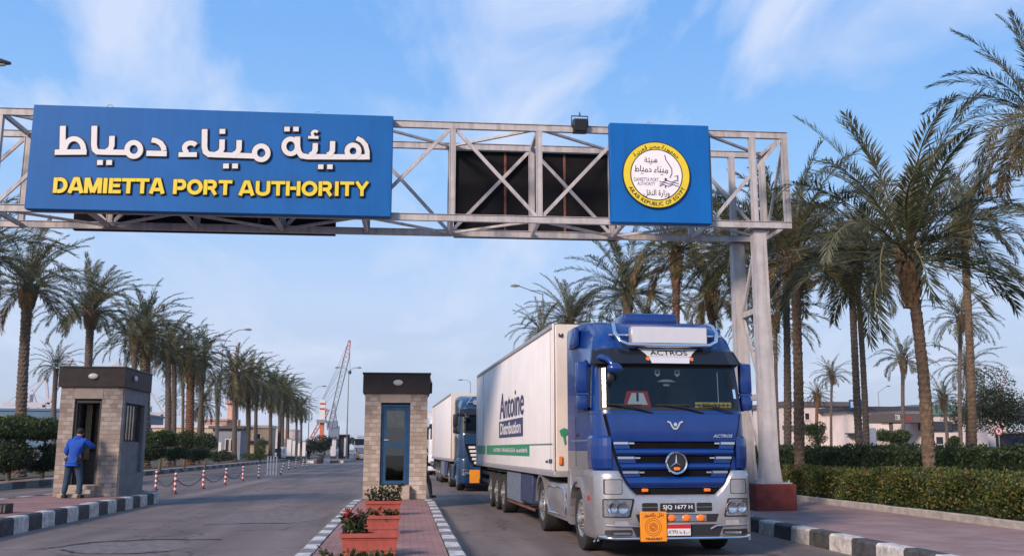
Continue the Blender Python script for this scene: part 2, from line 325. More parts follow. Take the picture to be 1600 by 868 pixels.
    def ell(s, c, r, nu=12, nv=8, m=None, jit=0):
        c = Vector(c); r = r if isinstance(r, (list, tuple)) else (r, r, r); vs = [c+Vector((0, 0, -r[2]))]; fs = []
        for j in range(1, nv):
            e = -PI/2+PI*j/nv
            for i in range(nu):
                a = 2*PI*i/nu; k = 1+jit*(rnd.random()-.5); vs.append(c+Vector((r[0]*math.cos(e)*math.cos(a)*k, r[1]*math.cos(e)*math.sin(a)*k, r[2]*math.sin(e)*k)))
        vs.append(c+Vector((0, 0, r[2]))); t = len(vs)-1
        for i in range(nu):
            fs.append([0, 1+(i+1) % nu, 1+i]); fs.append([t, 1+(nv-2)*nu+i, 1+(nv-2)*nu+(i+1) % nu])
            for j in range(nv-2): a = 1+j*nu; fs.append([a+i, a+(i+1) % nu, a+nu+(i+1) % nu, a+nu+i])
        s.add(vs, fs, m); return s
    def panel(s, zs, xl, xr, yf, th, nx=8, m=None):     # curved sheet with a rim: front at y=yf(x,z), thickness th towards +y
        vs = []; nz = len(zs)
        for z in zs:
            a, b = xl(z), xr(z)
            for i in range(nx+1): x = a+(b-a)*i/nx; vs.append((x, yf(x, z), z))
        W = nx+1; fs = [[k*W+i, k*W+i+1, (k+1)*W+i+1, (k+1)*W+i] for k in range(nz-1) for i in range(nx)]
        ring = list(range(W))+[k*W+nx for k in range(1, nz)]+[(nz-1)*W+i for i in range(nx-1, -1, -1)]+[k*W for k in range(nz-2, 0, -1)]
        o = len(vs); vs += [(vs[i][0], vs[i][1]+th, vs[i][2]) for i in ring]; n = len(ring)
        fs += [[ring[i], o+i, o+(i+1) % n, ring[(i+1) % n]] for i in range(n)]
        s.add(vs, fs, m); return s
    def build(s, name, mats, parent=None, smooth=38, recalc=True):
        me = bpy.data.meshes.new(name); me.from_pydata([tuple(v) for v in s.v], [], s.f)
        for m in mlist(mats): me.materials.append(m)
        me.polygons.foreach_set('material_index', s.mi)
        if recalc:
            bm = bmesh.new(); bm.from_mesh(me); bmesh.ops.recalc_face_normals(bm, faces=bm.faces); bm.to_mesh(me); bm.free()
        if smooth: me.shade_smooth(); me.set_sharp_from_angle(angle=R(smooth))
        me.update(); return link(name, me, parent)
def link(name, me, parent=None):
    o = bpy.data.objects.new(name, me); COL.objects.link(o)
    if parent is not None: o.parent = parent
    return o
LABELS = {}
def tag(o, label, cat, group=None):
    if label in LABELS: print('DUPLICATE LABEL', label)
    LABELS[label] = o; o['label'] = label; o['category'] = cat
    if group: o['group'] = group
    return o
def thing(name, label, cat, loc=(0, 0, 0), rz=0, group=None):
    o = bpy.data.objects.new(name, None); COL.objects.link(o); o.empty_display_size = .2; o.location = loc; o.rotation_euler = (0, 0, rz); return tag(o, label, cat, group)
def struct(o): o['kind'] = 'structure'; return o
def np_mesh(name, V, Fq, mats, midx=None, parent=None, tris=None):
    me = bpy.data.meshes.new(name); faces = Fq.tolist() + (tris.tolist() if tris is not None else [])
    me.from_pydata(V.reshape(-1, 3).tolist(), [], faces)
    for m in mlist(mats): me.materials.append(m)
    if midx is not None: me.polygons.foreach_set('material_index', np.asarray(midx, dtype=np.int32))
    me.update()
    return me if parent == 'mesh' else link(name, me, parent)
def dup(root, loc, rz=None, label=None, cat=None, group=None, scale=None):
    r = root.copy(); COL.objects.link(r); r.location = loc
    if rz is not None: r.rotation_euler = (0, 0, rz)
    if scale: r.scale = (scale,)*3
    tag(r, label, cat or root['category'], group)
    for ch in list(root.children):
        c = ch.copy(); COL.objects.link(c); c.parent = r
        for g in ch.children:
            d = g.copy(); COL.objects.link(d); d.parent = c
    return r

# lettering ---------------------------------------------------------------
AR = {'ا': (0xFE8D, 2), 'ب': (0xFE8F, 4), 'ة': (0xFE93, 2), 'ت': (0xFE95, 4), 'ج': (0xFE9D, 4), 'د': (0xFEA9, 2), 'ر': (0xFEAD, 2), 'ز': (0xFEAF, 2), 'ص': (0xFEB9, 4), 'ط': (0xFEC1, 4),
      'ع': (0xFEC9, 4), 'ق': (0xFED5, 4), 'ف': (0xFED1, 4), 'ل': (0xFEDD, 4), 'م': (0xFEE1, 4), 'ن': (0xFEE5, 4), 'ه': (0xFEE9, 4), 'و': (0xFEED, 2), 'ي': (0xFEF1, 4), 'ئ': (0xFE89, 4), 'ء': (0xFE80, 1)}
def arabic(s):
    out = []
    for i, c in enumerate(s):
        if c not in AR: out.append(c); continue
        b, n = AR[c]; p = i > 0 and s[i-1] in AR and AR[s[i-1]][1] == 4 and n > 1
        q = n == 4 and i+1 < len(s) and s[i+1] in AR and AR[s[i+1]][1] > 1
        out.append(chr(b + (3 if p and q else 2 if q else 1 if p else 0)))
    return ''.join(reversed(out))
def raw_text(s, bold=0.0, shear=0, spacing=1.0, ext=0):
    c = bpy.data.curves.new('lettering', 'FONT'); c.body = s; c.offset = bold; c.shear = shear; c.space_character = spacing; c.resolution_u = 3; c.extrude = ext
    o = bpy.data.objects.new('lettering', c); COL.objects.link(o)
    dg = bpy.context.evaluated_depsgraph_get(); me = bpy.data.meshes.new_from_object(o.evaluated_get(dg))
    vs = [v.co.copy() for v in me.vertices]; fs = [list(p.vertices) for p in me.polygons]
    bpy.data.objects.remove(o); bpy.data.curves.remove(c); bpy.data.meshes.remove(me); return vs, fs
def put_text(mb, s, org, right, up, wd, ht, bold=0., shear=0, spacing=1., m=None, thick=0):
    """lettering fitted into a wd x ht box whose lower left corner is org"""
    vs, fs = raw_text(s, bold, shear, spacing)
    if not vs: return
    x0 = min(v.x for v in vs); x1 = max(v.x for v in vs); y0 = min(v.y for v in vs); y1 = max(v.y for v in vs)
    right, up, org = Vector(right).normalized(), Vector(up).normalized(), Vector(org); nrm = right.cross(up)
    A = [org + right*((v.x-x0)/(x1-x0)*wd) + up*((v.y-y0)/(y1-y0)*ht) for v in vs]
    mb.add(A, fs, m)
    if thick:      # side walls
        from collections import Counter
        ed = Counter(); od = {}
        for f in fs:
            for i in range(len(f)):
                e = (f[i], f[(i+1) % len(f)]); k = tuple(sorted(e)); ed[k] += 1; od[k] = e
        B = A+[p-nrm*thick for p in A]; n = len(A)
        mb.add(B, [[od[k][0], od[k][1], od[k][1]+n, od[k][0]+n] for k, c in ed.items() if c == 1], m)
def arc_text(mb, s, cx, cz, y, rad, a0, a1, h, m=0, inward=False, bold=0.):
    """letters along a circle in an x-z plane facing -y; angles in degrees, measured counter-clockwise from +x"""
    adv = []
    for ch in s:
        vs, fs = raw_text(ch, bold) if ch != ' ' else ([], [])
        wd = (max(v.x for v in vs)-min(v.x for v in vs)) if vs else .3
        adv.append((vs, fs, wd))
    gap = .0 if any(ord(c) > 0xFE00 for c in s) else .08
    tot = sum(a[2]+gap for a in adv)-gap; pos = 0
    for vs, fs, wd in adv:
        t = (pos+wd/2)/tot; ang = R(a0+(a1-a0)*t); pos += wd+gap
        if not vs: continue
        x0 = min(v.x for v in vs); k = h
        ux, uz = (-math.cos(ang), -math.sin(ang)) if inward else (math.cos(ang), math.sin(ang))       # up of the letter
        rx, rz_ = uz, -ux
        mid = x0+wd/2; ws = abs(R(a1-a0))*rad/tot
        mb.add([(cx+math.cos(ang)*rad+rx*(v.x-mid)*ws+ux*(v.y-.35)*k, y, cz+math.sin(ang)*rad+rz_*(v.x-mid)*ws+uz*(v.y-.35)*k) for v in vs], fs, m)

# leaf clouds -------------------------------------------------------------
def leaves(P, size, rs, up=0.3, aspect=.45, nrm=None):
    """one folded rhombus per point"""
    n = len(P); d = rs.normal(size=(n, 3)); d[:, 2] += up
    if nrm is not None: d += nrm*.9
    d /= np.linalg.norm(d, axis=1)[:, None]; e = rs.normal(size=(n, 3)); s = np.cross(d, e); s /= np.linalg.norm(s, axis=1)[:, None]
    L_ = size*(.7+.6*rs.random(n))[:, None]
    V = np.stack([P, P+d*L_*.5+s*L_*aspect*.5, P+d*L_, P+d*L_*.5-s*L_*aspect*.5], 1)
    return V, np.arange(n*4).reshape(n, 4)
def pick(rs, n, w): return rs.choice(len(w), size=n, p=np.array(w)/sum(w))

# ================================================================== THE SETTING
KZ = .27
def sheet(name, x0, x1, y0, y1, z, m, nx=1, ny=1):
    b = MB(); W = nx+1
    b.add([(x0+(x1-x0)*i/nx, y0+(y1-y0)*j/ny, z) for j in range(ny+1) for i in range(nx+1)], [[j*W+i, j*W+i+1, (j+1)*W+i+1, (j+1)*W+i] for j in range(ny) for i in range(nx)])
    return struct(b.build(name, m, smooth=0, recalc=False))
sheet('ground', -3000, 3000, -200, 5000, -.02, 'sand')
sheet('road', -16.32, 7.06, -40, 420, 0, 'asphalt')
def kerb(name, path, inward, mats, h=KZ, wd=.24, pitch=.75, phase=0, ch=.035):
    """stone blocks along the road-side edge; inward = +1 / -1 : the pavement lies left / right of the walking direction"""
    pts = [Vector((p[0], p[1], 0)) for p in path]; ds = [0]
    for a, c in zip(pts, pts[1:]): ds.append(ds[-1]+(c-a).length)
    def pos(s):
        s = min(max(s, 0), ds[-1]-1e-6)
        k = max(i for i in range(len(ds)-1) if ds[i] <= s); t = (pts[k+1]-pts[k]).normalized()
        kn = [t]
        if k > 0: kn.append((pts[k]-pts[k-1]).normalized())
        return pts[k]+t*(s-ds[k]), t
    b = MB(); s = phase; i = 0; n = int(ds[-1]/pitch)
    for i in range(n):
        s0, s1 = i*pitch+.008, (i+1)*pitch-.008; p0, t0 = pos(s0); p1, t1 = pos(s1); jz = rnd.uniform(-.006, .006); jx = rnd.uniform(-.008, .008)
        vs = []
        for p, t in ((p0, t0), (p1, t1)):
            q = Vector((-t.y, t.x, 0))*inward; p = p+q*jx
            vs += [p+Vector((0, 0, -.05)), p+q*.012+Vector((0, 0, h-ch+jz)), p+q*(ch+.012)+Vector((0, 0, h+jz)), p+q*wd+Vector((0, 0, h+jz)), p+q*wd+Vector((0, 0, -.05))]
        b.add(vs, [[0, 1, 6, 5], [1, 2, 7, 6], [2, 3, 8, 7], [3, 4, 9, 8], [4, 3, 2, 1, 0], [5, 6, 7, 8, 9]], (i+int(phase)) % 2)
    return struct(b.build(name, mats, smooth=0))
def slab(name, poly, z, m, side=None):
    b = MB(); b.prism(poly, -.03, z, 'z'); return struct(b.build(name, m, smooth=0))
# island in the middle, where the camera looks down the planters
isl = [(.86, 3), (.86, 26.2), (.80, 27.2), (.62, 28.1), (.3, 28.6), (-.9, 28.6), (-1.22, 28.2), (-1.40, 27.3), (-1.46, 26.2), (-1.46, 3)]
kerb('island_kerb', isl, 1, ['kerb_white', 'kerb_grey'], pitch=.62)
slab('island_paving', [(.60, 3), (.60, 28.2), (-1.2, 28.2), (-1.2, 3)], KZ-.012, 'pink_paving')
# island of the left booth
LZ = .33
lis = [(-7.64, 2), (-7.61, 31.2), (-7.75, 32.0), (-8.2, 32.7), (-9.0, 33.0), (-9.6, 32.9), (-10.2, 32.4), (-10.55, 31.4), (-10.75, 30), (-11.6, 22), (-12.2, 2)]
kerb('left_island_kerb', lis, 1, ['kerb_white', 'kerb_black'], h=LZ, pitch=.755, phase=0, wd=.26)
slab('left_island_paving', [(-7.9, 2), (-7.87, 31.2), (-8.3, 32.3), (-9.2, 32.6), (-10.1, 31.8), (-10.5, 30), (-11.35, 22), (-11.95, 2)], LZ-.012, 'pink_paving')
# right pavement with its garden
kerb('right_kerb', [(7.06, 2), (7.06, 200)], -1, ['kerb_white', 'kerb_black'], pitch=.80, wd=.25)
slab('right_pavement', [(7.30, 2), (10.78, 2), (10.78, 200), (7.30, 200)], KZ-.012, 'dull_paving')
kerb('garden_edging', [(10.78, 2), (10.78, 90)], -1, ['concrete', 'concrete'], h=.40, wd=.12, pitch=1.0, ch=.015)
slab('garden_soil', [(10.9, 2), (70, 2), (110, 96), (10.9, 96)], .30, 'soil')
# far left verge
kerb('verge_kerb', [(-16.32, 2), (-16.32, 300)], 1, ['kerb_grey', 'kerb_black'], pitch=1.5, wd=.25)  # grey blocks instead of white: the shade here is put into the colour
slab('verge_pavement', [(-17.85, 2), (-16.57, 2), (-16.57, 300), (-17.85, 300)], KZ-.015, 'dull_paving')
slab('lawn', [(-110, 2), (-17.87, 2), (-17.87, 300), (-110, 300)], .30, 'lawn')
# far traffic island
fis = [(-7.4, 118), (-7.4, 150), (-9.5, 152), (-13, 150), (-12.6, 118), (-10, 116)]
kerb('far_island_kerb', fis+[fis[0]], 1, ['kerb_white', 'kerb_black'], pitch=1.2, wd=.4, h=.3)
slab('far_island_paving', [(-7.8, 118.4), (-7.8, 149.8), (-9.6, 151.6), (-12.7, 149.6), (-12.3, 118.4), (-10, 116.5)], .28, 'dull_paving')
# repaired, cracked spots in the asphalt
def blob(name, cx, cy, rx, ry, z, m, n=34, j=.28, seed=1):
    r_ = random.Random(seed); k = [1+j*(r_.random()-.5) for _ in range(n)]; k = [(k[i-1]+k[i]+k[(i+1) % n])/3+.10*(r_.random()-.5) for i in range(n)]
    b = MB(); b.add([(cx+rx*k[i]*math.cos(2*PI*i/n), cy+ry*k[i]*math.sin(2*PI*i/n), z) for i in range(n)], [list(range(n))]); return struct(b.build(name, m, smooth=0, recalc=False))
def crack(name, pts, wd, z=.008, seed=3):
    r_ = random.Random(seed); b = MB(); P = []
    for (a, c), n in zip(zip(pts, pts[1:]), [9]*20):
        for i in range(n): t = i/n; P.append(Vector((a[0]+(c[0]-a[0])*t+r_.uniform(-.05, .05), a[1]+(c[1]-a[1])*t+r_.uniform(-.07, .07), z)))
    for i in range(len(P)-1):
        d = (P[i+1]-P[i]); q = Vector((-d.y, d.x, 0)).normalized()*wd*r_.uniform(.35, 1)
        b.add([P[i]-q, P[i]+q, P[i+1]+q, P[i+1]-q], [[0, 1, 2, 3]])
    return struct(b.build(name, 'crack', smooth=0, recalc=False))
blob('road_patch', -4.75, 17.3, 1.15, 1.15, .004, 'asphalt_patch', seed=4)
blob('road_patch', -5.3, 14.3, .9, .9, .004, 'asphalt_patch', seed=8)
blob('road_patch', -3.2, 24.6, 1.3, 2.4, .004, 'asphalt_patch', seed=11)
crack('road_crack', [(-5.95, 17.2), (-5.6, 18.3), (-4.6, 18.7), (-3.2, 18.5)], .07, seed=2)
crack('road_crack', [(-5.7, 17.0), (-5.2, 16.4), (-4.4, 16.2), (-3.8, 16.6)], .05, seed=5)
crack('road_crack', [(-6.2, 14.9), (-5.6, 15.3), (-4.6, 15.2)], .06, seed=6)
crack('road_crack', [(-4.4, 22.2), (-3.2, 22.6), (-2.4, 22.3)], .05, seed=7)
sheet('far_hill', -120, 160, 620, 900, .02, 'hill_green')

# ================================================================== GANTRY
GY = 21.95; GRZ = R(-1.0)
gan = thing('sign_gantry', 'grey steel truss gantry spanning the road on tall columns', 'gantry', (0, GY, 0), GRZ)
D = 1.6; ZB, ZT = 7.06, 9.36; XL, XR = -17.6, 9.36
for nm, y, z in (('bottom_chord', 0, ZB), ('top_chord', 0, ZT), ('bottom_chord', D, ZB), ('top_chord', D, ZT)):
    b = MB(); b.box(XL, XR, y-.05, y+.05, z-.075, z+.075); b.box(XL, XR, y-.075, y+.075, z+.078, z+.09); b.build(nm, 'steel_paint', gan, smooth=0)
nodes = [1.0+2.1*k for k in range(-8, 4)]+[9.28]; nodes[0] = -17.5
for x in nodes+[8.45]:
    for y in (0, D):
        b = MB(); b.box(x-.055, x+.055, y-.045, y+.045, ZB+.092, ZT-.077); b.box(x-.075, x-.058, y-.06, y+.06, ZB+.092, ZT-.077); b.box(x+.058, x+.075, y-.06, y+.06, ZB+.092, ZT-.077); b.build('post', 'steel_paint', gan, smooth=0)
    for z in (ZB, ZT) if x != 8.45 else ():
        b = MB(); b.box(x-.04, x+.04, .08, D-.08, z-.05, z+.05); b.build('cross_member', 'steel_paint', gan, smooth=0)
for i in range(len(nodes)-1):
    x0, x1 = nodes[i]+.08, nodes[i+1]-.08; up = i % 2 == 1
    for y, u, w_ in ((-.0, up, .05), (D, not up, .05)):
        b = MB(); b.bar((x0, y, ZB+.10 if u else ZT-.09), (x1, y, ZT-.09 if u else ZB+.10), w_, .085); b.build('diagonal', 'steel_paint', gan, smooth=0)
    for z in (ZB-.0, ZT-.0):
        b = MB(); b.bar((x0, .09 if up else D-.09, z), (x1, D-.09 if up else .09, z), .07, .055); b.build('diagonal', 'steel_paint', gan, smooth=0)
b = MB(); b.bar((XR-.06, .09, ZT-.12), (XR-.06, D-.09, ZB+.12), .06, .06); b.build('diagonal', 'steel_paint', gan, smooth=0)
def column(x, y, zb):
    b = MB(); t = ZB-.12; n = 7
    prof = [(zb, .27), (zb+.10, .245), (zb+.5, .20), (zb+1.0, .19), (zb+2.5, .18), (t-.02, .15)]
    W = len(prof)
    for sx in (-1, 1):      # two flanges and a web: an H section seen from the road
        vs = []
        for z, h in prof: vs += [(x+sx*h-.02*sx, y-.14, z), (x+sx*h, y-.14, z), (x+sx*h, y+.14, z), (x+sx*h-.02*sx, y+.14, z)]
        b.add(vs, [[4*k+j, 4*k+(j+1) % 4, 4*k+4+(j+1) % 4, 4*k+4+j] for k in range(W-1) for j in range(4)]+[[3, 2, 1, 0], [4*W-4, 4*W-3, 4*W-2, 4*W-1]])
    for yy in (-.13, .11):
        vs = []
        for z, h in prof: vs += [(x-h+.022, y+yy, z), (x+h-.022, y+yy, z), (x+h-.022, y+yy+.02, z), (x-h+.022, y+yy+.02, z)]
        b.add(vs, [[4*k+j, 4*k+(j+1) % 4, 4*k+4+(j+1) % 4, 4*k+4+j] for k in range(W-1) for j in range(4)]+[[3, 2, 1, 0], [4*W-4, 4*W-3, 4*W-2, 4*W-1]])
    b.box(x-.28, x+.28, y-.27, y+.27, t, t+.03); b.box(x-.42, x+.42, y-.32, y+.32, zb-.03, zb-.002)
    for dx in (-.36, .36):
        for dy in (-.26, .26): b.cyl((x+dx, y+dy, zb-.01), (x+dx, y+dy, zb+.05), .025, n=6)
    b.build('column', 'steel_paint', gan, smooth=0)
PZ = .86
for cx in (8.52, -16.9):
    column(cx, .03, PZ+.03); column(cx-.02, D-.03, PZ+.03)
    for z in (2.9, 5.0):
        b = MB(); b.box(cx-.05, cx+.05, .24, D-.24, z-.07, z+.07); b.build('strut', 'steel_paint', gan, smooth=0)
    for z0, z1 in ((2.98, 4.92), (6.7, 5.08), (1.0, 2.82)):
        b = MB(); b.bar((cx, .25, z0), (cx, D-.25, z1), .06, .09); b.build('brace', 'steel_paint', gan, smooth=0)
    b = MB(); b.box(cx-.5, cx+.46, -.42, D+.42, -.05, PZ-.002, b=.02); b.build('plinth', 'plinth_red', gan)
def gpt(px, py, off):      # sign-plane point (gantry coordinates) seen at a pixel of the photograph
    a = _ray(px, py); n = Vector((math.sin(-GRZ), math.cos(GRZ), 0)); n = Vector((-math.sin(GRZ), math.cos(GRZ), 0)); c = Vector((0, GY, 0))+n*off
    o = Vector((0, 0, CAM_H)); t = (c-o).dot(n)/a.dot(n); p = o+a*t-Vector((0, GY, 0)); return (p.x*math.cos(-GRZ)-p.y*math.sin(-GRZ), p.z)
def _ray(px, py): return _fw + _rt*((px-CXP)/F_PX) - _up*((py-CYP)/F_PX)

def on_gantry(o): o.location = (0, GY, 0); o.rotation_euler = (0, 0, GRZ); return o
# ---- the long port sign
sg = on_gantry(thing('port_sign', 'long blue sign board with white Arabic and yellow English lettering', 'sign'))
sx0, sx1, sz0, sz1 = -8.66, -.43, 6.99, 9.46; SF = -.30
b = MB(); b.box(sx0, sx1, SF, -.09, sz0, sz1, b=.012); board = b.build('board', 'sign_blue', sg)
b = MB()
for x in (-7.0, -2.2):
    pts = [(x+.07*math.cos(a), -.2, sz1+.02+.07*math.sin(a)) for a in [PI*k/8-PI*.1 for k in range(10)]]; b.tube(pts, .012, 5)
b.build('lifting_ring', 'steel_paint', sg)
def stroke(mb, pts, wd, y, m, thick=.05, closed=False):
    P = [Vector((p[0], p[1])) for p in pts]; n = len(P); A, B = [], []
    for i in range(n):
        if closed: d0, d1 = (P[i]-P[i-1]).normalized(), (P[(i+1) % n]-P[i]).normalized()
        else: d0 = (P[i]-P[i-1]).normalized() if i else (P[1]-P[0]).normalized(); d1 = (P[i+1]-P[i]).normalized() if i < n-1 else d0
        t = (d0+d1).normalized(); q = Vector((-t.y, t.x)); k = wd/2/max(.55, q.dot(Vector((-d0.y, d0.x)))); A.append(P[i]+q*k); B.append(P[i]-q*k)
    vs = []
    for a, c in zip(A, B): vs += [(a.x, y, a.y), (c.x, y, c.y), (c.x, y+thick, c.y), (a.x, y+thick, a.y)]
    rng = range(n if closed else n-1); fs = []
    for i in rng:
        o, e = 4*i, 4*((i+1) % n); fs += [[o, o+1, e+1, e], [o+1, o+2, e+2, e+1], [o+3, o, e, e+3]]
    if not closed: fs += [[3, 2, 1, 0], [4*n-4, 4*n-3, 4*n-2, 4*n-1]]
    mb.add(vs, fs, m)
def arcp(cx, cy, rx, ry, a0, a1, n=10): return [(cx+rx*math.cos(R(a0+(a1-a0)*i/n)), cy-ry*math.sin(R(a0+(a1-a0)*i/n))) for i in range(n+1)]
O2 = 1486       # second half of the tracing starts here
S = []          # (kind, points, width) in tracing units, 1 unit = .175 px
def sq(x, y, w_=50): S.append(('l', [(x-w_/2, y), (x+w_/2, y)], w_-4))
def ln(p, w_=50): S.append(('l', p, w_))
def ring(cx, cy, rx, ry, w_=46): S.append(('c', arcp(cx, cy, rx, ry, 0, 354, 26), w_))
ln([(168, 102), (164, 312)]); ln([(96, 336), (379, 334)]); ln([(176, 318)]+arcp(268, 314, 84, 98, 160, 0, 12)+[(353, 318)], 46)
ln([(449, 102), (445, 270), (452, 312), (476, 333), (560, 336), (740, 338)]); ln([(606, 192), (604, 275), (590, 310), (560, 326)], 48); ring(800, 312, 60, 62, 46); sq(499, 428); sq(581, 428)
ln([(960, 228), (1000, 234), (1040, 256), (1064, 292), (1069, 322)], 46); ln([(914, 346), (1093, 350)])
ln(arcp(1308, 300, 56, 46, 35, 235, 10)+[(1290, 334)], 44); ln([(1200, 358), (1362, 358)], 44)
ln([(1432, 132), (1430, 290), (1440, 334), (1470, 356), (1540, 360), (O2+400, 371)]); ln([(O2+102, 224), (O2+100, 305), (O2+84, 338), (O2+50, 352)], 48); sq(O2+104, 152); ln([(O2+254, 230), (O2+252, 308), (O2+236, 342), (O2+205, 356)], 48)
sq(O2+136, 460); sq(O2+217, 460); ring(O2+450, 343, 60, 61, 46)
sq(O2+680, 132, 48); sq(O2+760, 132, 48); ln([(O2+773, 200), (O2+773, 285), (O2+784, 336), (O2+812, 370), (O2+860, 378), (O2+1417, 380)]); ring(O2+712, 286, 60, 66, 44)
ln(arcp(O2+930, 172, 26, 22, 30, 215, 8)+[(O2+914, 196)], 26); ln([(O2+868, 205), (O2+960, 207)], 26); ln([(O2+932, 258), (O2+930, 318), (O2+914, 350), (O2+884, 362)], 48)
ln([(O2+1086, 240), (O2+1084, 322), (O2+1068, 352), (O2+1040, 364)], 48); sq(O2+980, 468, 48); sq(O2+1062, 468, 48)
ring(O2+1268, 328, 53, 53, 46); ln([(O2+1300, 214), (O2+1346, 236), (O2+1380, 276), (O2+1394, 330), (O2+1394, 402)], 44)
U = .175*math.hypot(*(Vector(gpt(301, 240, SF))-Vector(gpt(300, 240, SF))))
def tr(p): return gpt(70+p[0]*.175, 180+p[1]*.175, SF)
whs = {0: MB(), 1: MB(), 2: MB()}; dk = MB()
for i, (k, p, w_) in enumerate(S):
    wh = whs[0 if sum(q[0] for q in p)/len(p) < 1150 else 1 if sum(q[0] for q in p)/len(p) < O2+600 else 2]
    q = [tr(x) for x in p]; stroke(dk, q if k == 'c' else [tuple(Vector(q[0])-(Vector(q[1])-Vector(q[0])).normalized()*.03)]+q[1:-1]+[tuple(Vector(q[-1])+(Vector(q[-1])-Vector(q[-2])).normalized()*.03)], w_*U+.06, SF-.012-.0006*i, 0, .008, k == 'c')
    stroke(wh, q, w_*U, SF-.05-.0008*i, 0, .04, k == 'c')
dk.build('letter_outline', 'letter_dark', board, smooth=0); [wh.build('arabic_word', 'letter_white', board, smooth=0) for wh in whs.values()]
# heavy block capitals: strokes in a unit square (x right, y up), each letter with its own width
def hA(cx, cy, rx, ry, a0, a1, n=9): return [(cx+rx*math.cos(R(a0+(a1-a0)*i/n)), cy+ry*math.sin(R(a0+(a1-a0)*i/n))) for i in range(n+1)]
CAPS = {'D': (.86, [[(.14, 0), (.14, 1)], [(.27, .89), (.40, .89)]+hA(.40, .5, .32, .39, 80, -80)+[(.40, .11), (.27, .11)]]),
        'A': (.92, [[(.11, 0), (.40, 1)], [(.81, 0), (.52, 1)], [(.26, .27), (.66, .27)], [(.36, .93), (.56, .93)]]), 'M': (1.04, [[(.13, 0), (.13, 1)], [(.91, 0), (.91, 1)], [(.20, .99), (.50, .04)], [(.84, .99), (.54, .04)]]),
        'I': (.36, [[(.18, 0), (.18, 1)]]), 'E': (.76, [[(.14, 0), (.14, 1)], [(.27, .89), (.72, .89)], [(.27, .51), (.66, .51)], [(.27, .11), (.73, .11)]]), 'T': (.80, [[(.40, 0), (.40, .78)], [(.01, .89), (.79, .89)]]),
        'P': (.80, [[(.14, 0), (.14, 1)], [(.27, .89), (.48, .89)]+hA(.48, .64, .19, .25, 80, -80)+[(.48, .39), (.27, .39)]]), 'O': (.94, [hA(.47, .5, .34, .40, 0, 351, 26)]),
        'R': (.88, [[(.14, 0), (.14, 1)], [(.27, .89), (.50, .89)]+hA(.50, .67, .18, .22, 80, -80)+[(.50, .45), (.27, .45)], [(.50, .42), (.74, .0)]]),
        'U': (.88, [[(.14, 1), (.14, .42)]+hA(.44, .36, .30, .26, 190, 350)+[(.74, .42), (.74, 1)]]), 'H': (.88, [[(.14, 0), (.14, 1)], [(.74, 0), (.74, 1)], [(.27, .51), (.61, .51)]]), 'Y': (.88, [[(.13, 1), (.44, .45)], [(.75, 1), (.44, .45)], [(.44, 0), (.44, .48)]])}
def block(s_, a, c, top, place, mk):
    """place letters so that the word runs from a to c (lower corners), height given by top"""
    tot = sum(CAPS[ch][0] for ch in s_); x = 0; n_ = 0
    for ch in s_:
        wd, st = CAPS[ch]
        for p in st:
            q = []
            for u, v in p: t = (x+u)/tot; q.append((a[0]+(c[0]-a[0])*t, a[1]+(c[1]-a[1])*t+v*top))
            thin = .24 if abs(p[0][1]-p[-1][1]) > .6 or len(p) > 5 else .22
            mk(q, thin*top, n_, ch == 'O'); n_ += 1
        x += wd
ye, dk = MB(), MB()
words = [('DAMIETTA', (72, 560, 697), (1075, 572, 706)), ('PORT', (1142, 576, 708), (O2+188, 590, 718)), ('AUTHORITY', (O2+243, 592, 722), (O2+1415, 600, 728))]
kk = [0]
for s_, a, c in words:
    p, q, t = tr((a[0], a[2])), tr((c[0], c[2])), tr((a[0], a[1])); ht = t[1]-p[1]
    def mk(pts, wd, n_, cl):
        kk[0] += 1; stroke(ye, pts, wd, SF-.045-.0005*kk[0], 0, .035, cl)
        if cl: stroke(dk, pts, wd+.05, SF-.006-.0003*kk[0], 0, .004, True)
        else:
            A = Vector(pts[0]); B_ = Vector(pts[-1]); d0 = (Vector(pts[1])-A).normalized()*.028; d1 = (B_-Vector(pts[-2])).normalized()*.028
            stroke(dk, [tuple(A-d0)]+pts[1:-1]+[tuple(B_+d1)], wd+.055, SF-.006-.0003*kk[0], 0, .004)
    block(s_, p, q, ht, None, mk)
dk.build('letter_outline', 'letter_dark', board, smooth=0); ye.build('english_lettering', 'letter_yellow', board, smooth=0)
# ---- the square board with the round seal
es = on_gantry(thing('seal_sign', 'square blue sign board with round yellow and white port seal', 'sign'))
ex0, ex1, ez0, ez1 = 4.80, 7.27, 6.99, 9.47
b = MB(); b.box(ex0, ex1, SF, -.09, ez0, ez1, b=.012); eb = b.build('board', 'sign_blue_light', es)
b = MB(); b.tube([(5.8+.06*math.cos(a), -.2, ez1+.02+.06*math.sin(a)) for a in [PI*k/8-PI*.1 for k in range(10)]], .011, 5); b.build('lifting_ring', 'steel_paint', es)
ecx, ecz = gpt(1025, 274, SF); ER = .835
b = MB(); b.lathe([(0, SF-.05), (ER, SF-.05), (ER, SF+.001)], (ecx, 0, ecz), 'y', 64, m=0); b.build('seal_rim', 'letter_dark', eb)
b = MB(); b.lathe([(.55, SF-.055), (ER-.025, SF-.055), (ER-.025, SF-.045)], (ecx, 0, ecz), 'y', 64); b.build('yellow_ring', 'letter_yellow', eb)
b = MB(); b.lathe([(.3, SF-.0575), (.645, SF-.0575), (.645, SF-.05)], (ecx, 0, ecz), 'y', 64); b.build('inner_rim', 'letter_dark', eb)
b = MB(); b.lathe([(.0, SF-.061), (.62, SF-.061), (.62, SF-.05)], (ecx, 0, ecz), 'y', 64); b.build('seal_face', 'seal_white', eb)
b = MB(); yy = SF-.064
arc_text(b, 'ARAB REPUBLIC OF EGYPT', ecx, ecz, SF-.060, .725, 205, 335, .13, inward=True, bold=.02)
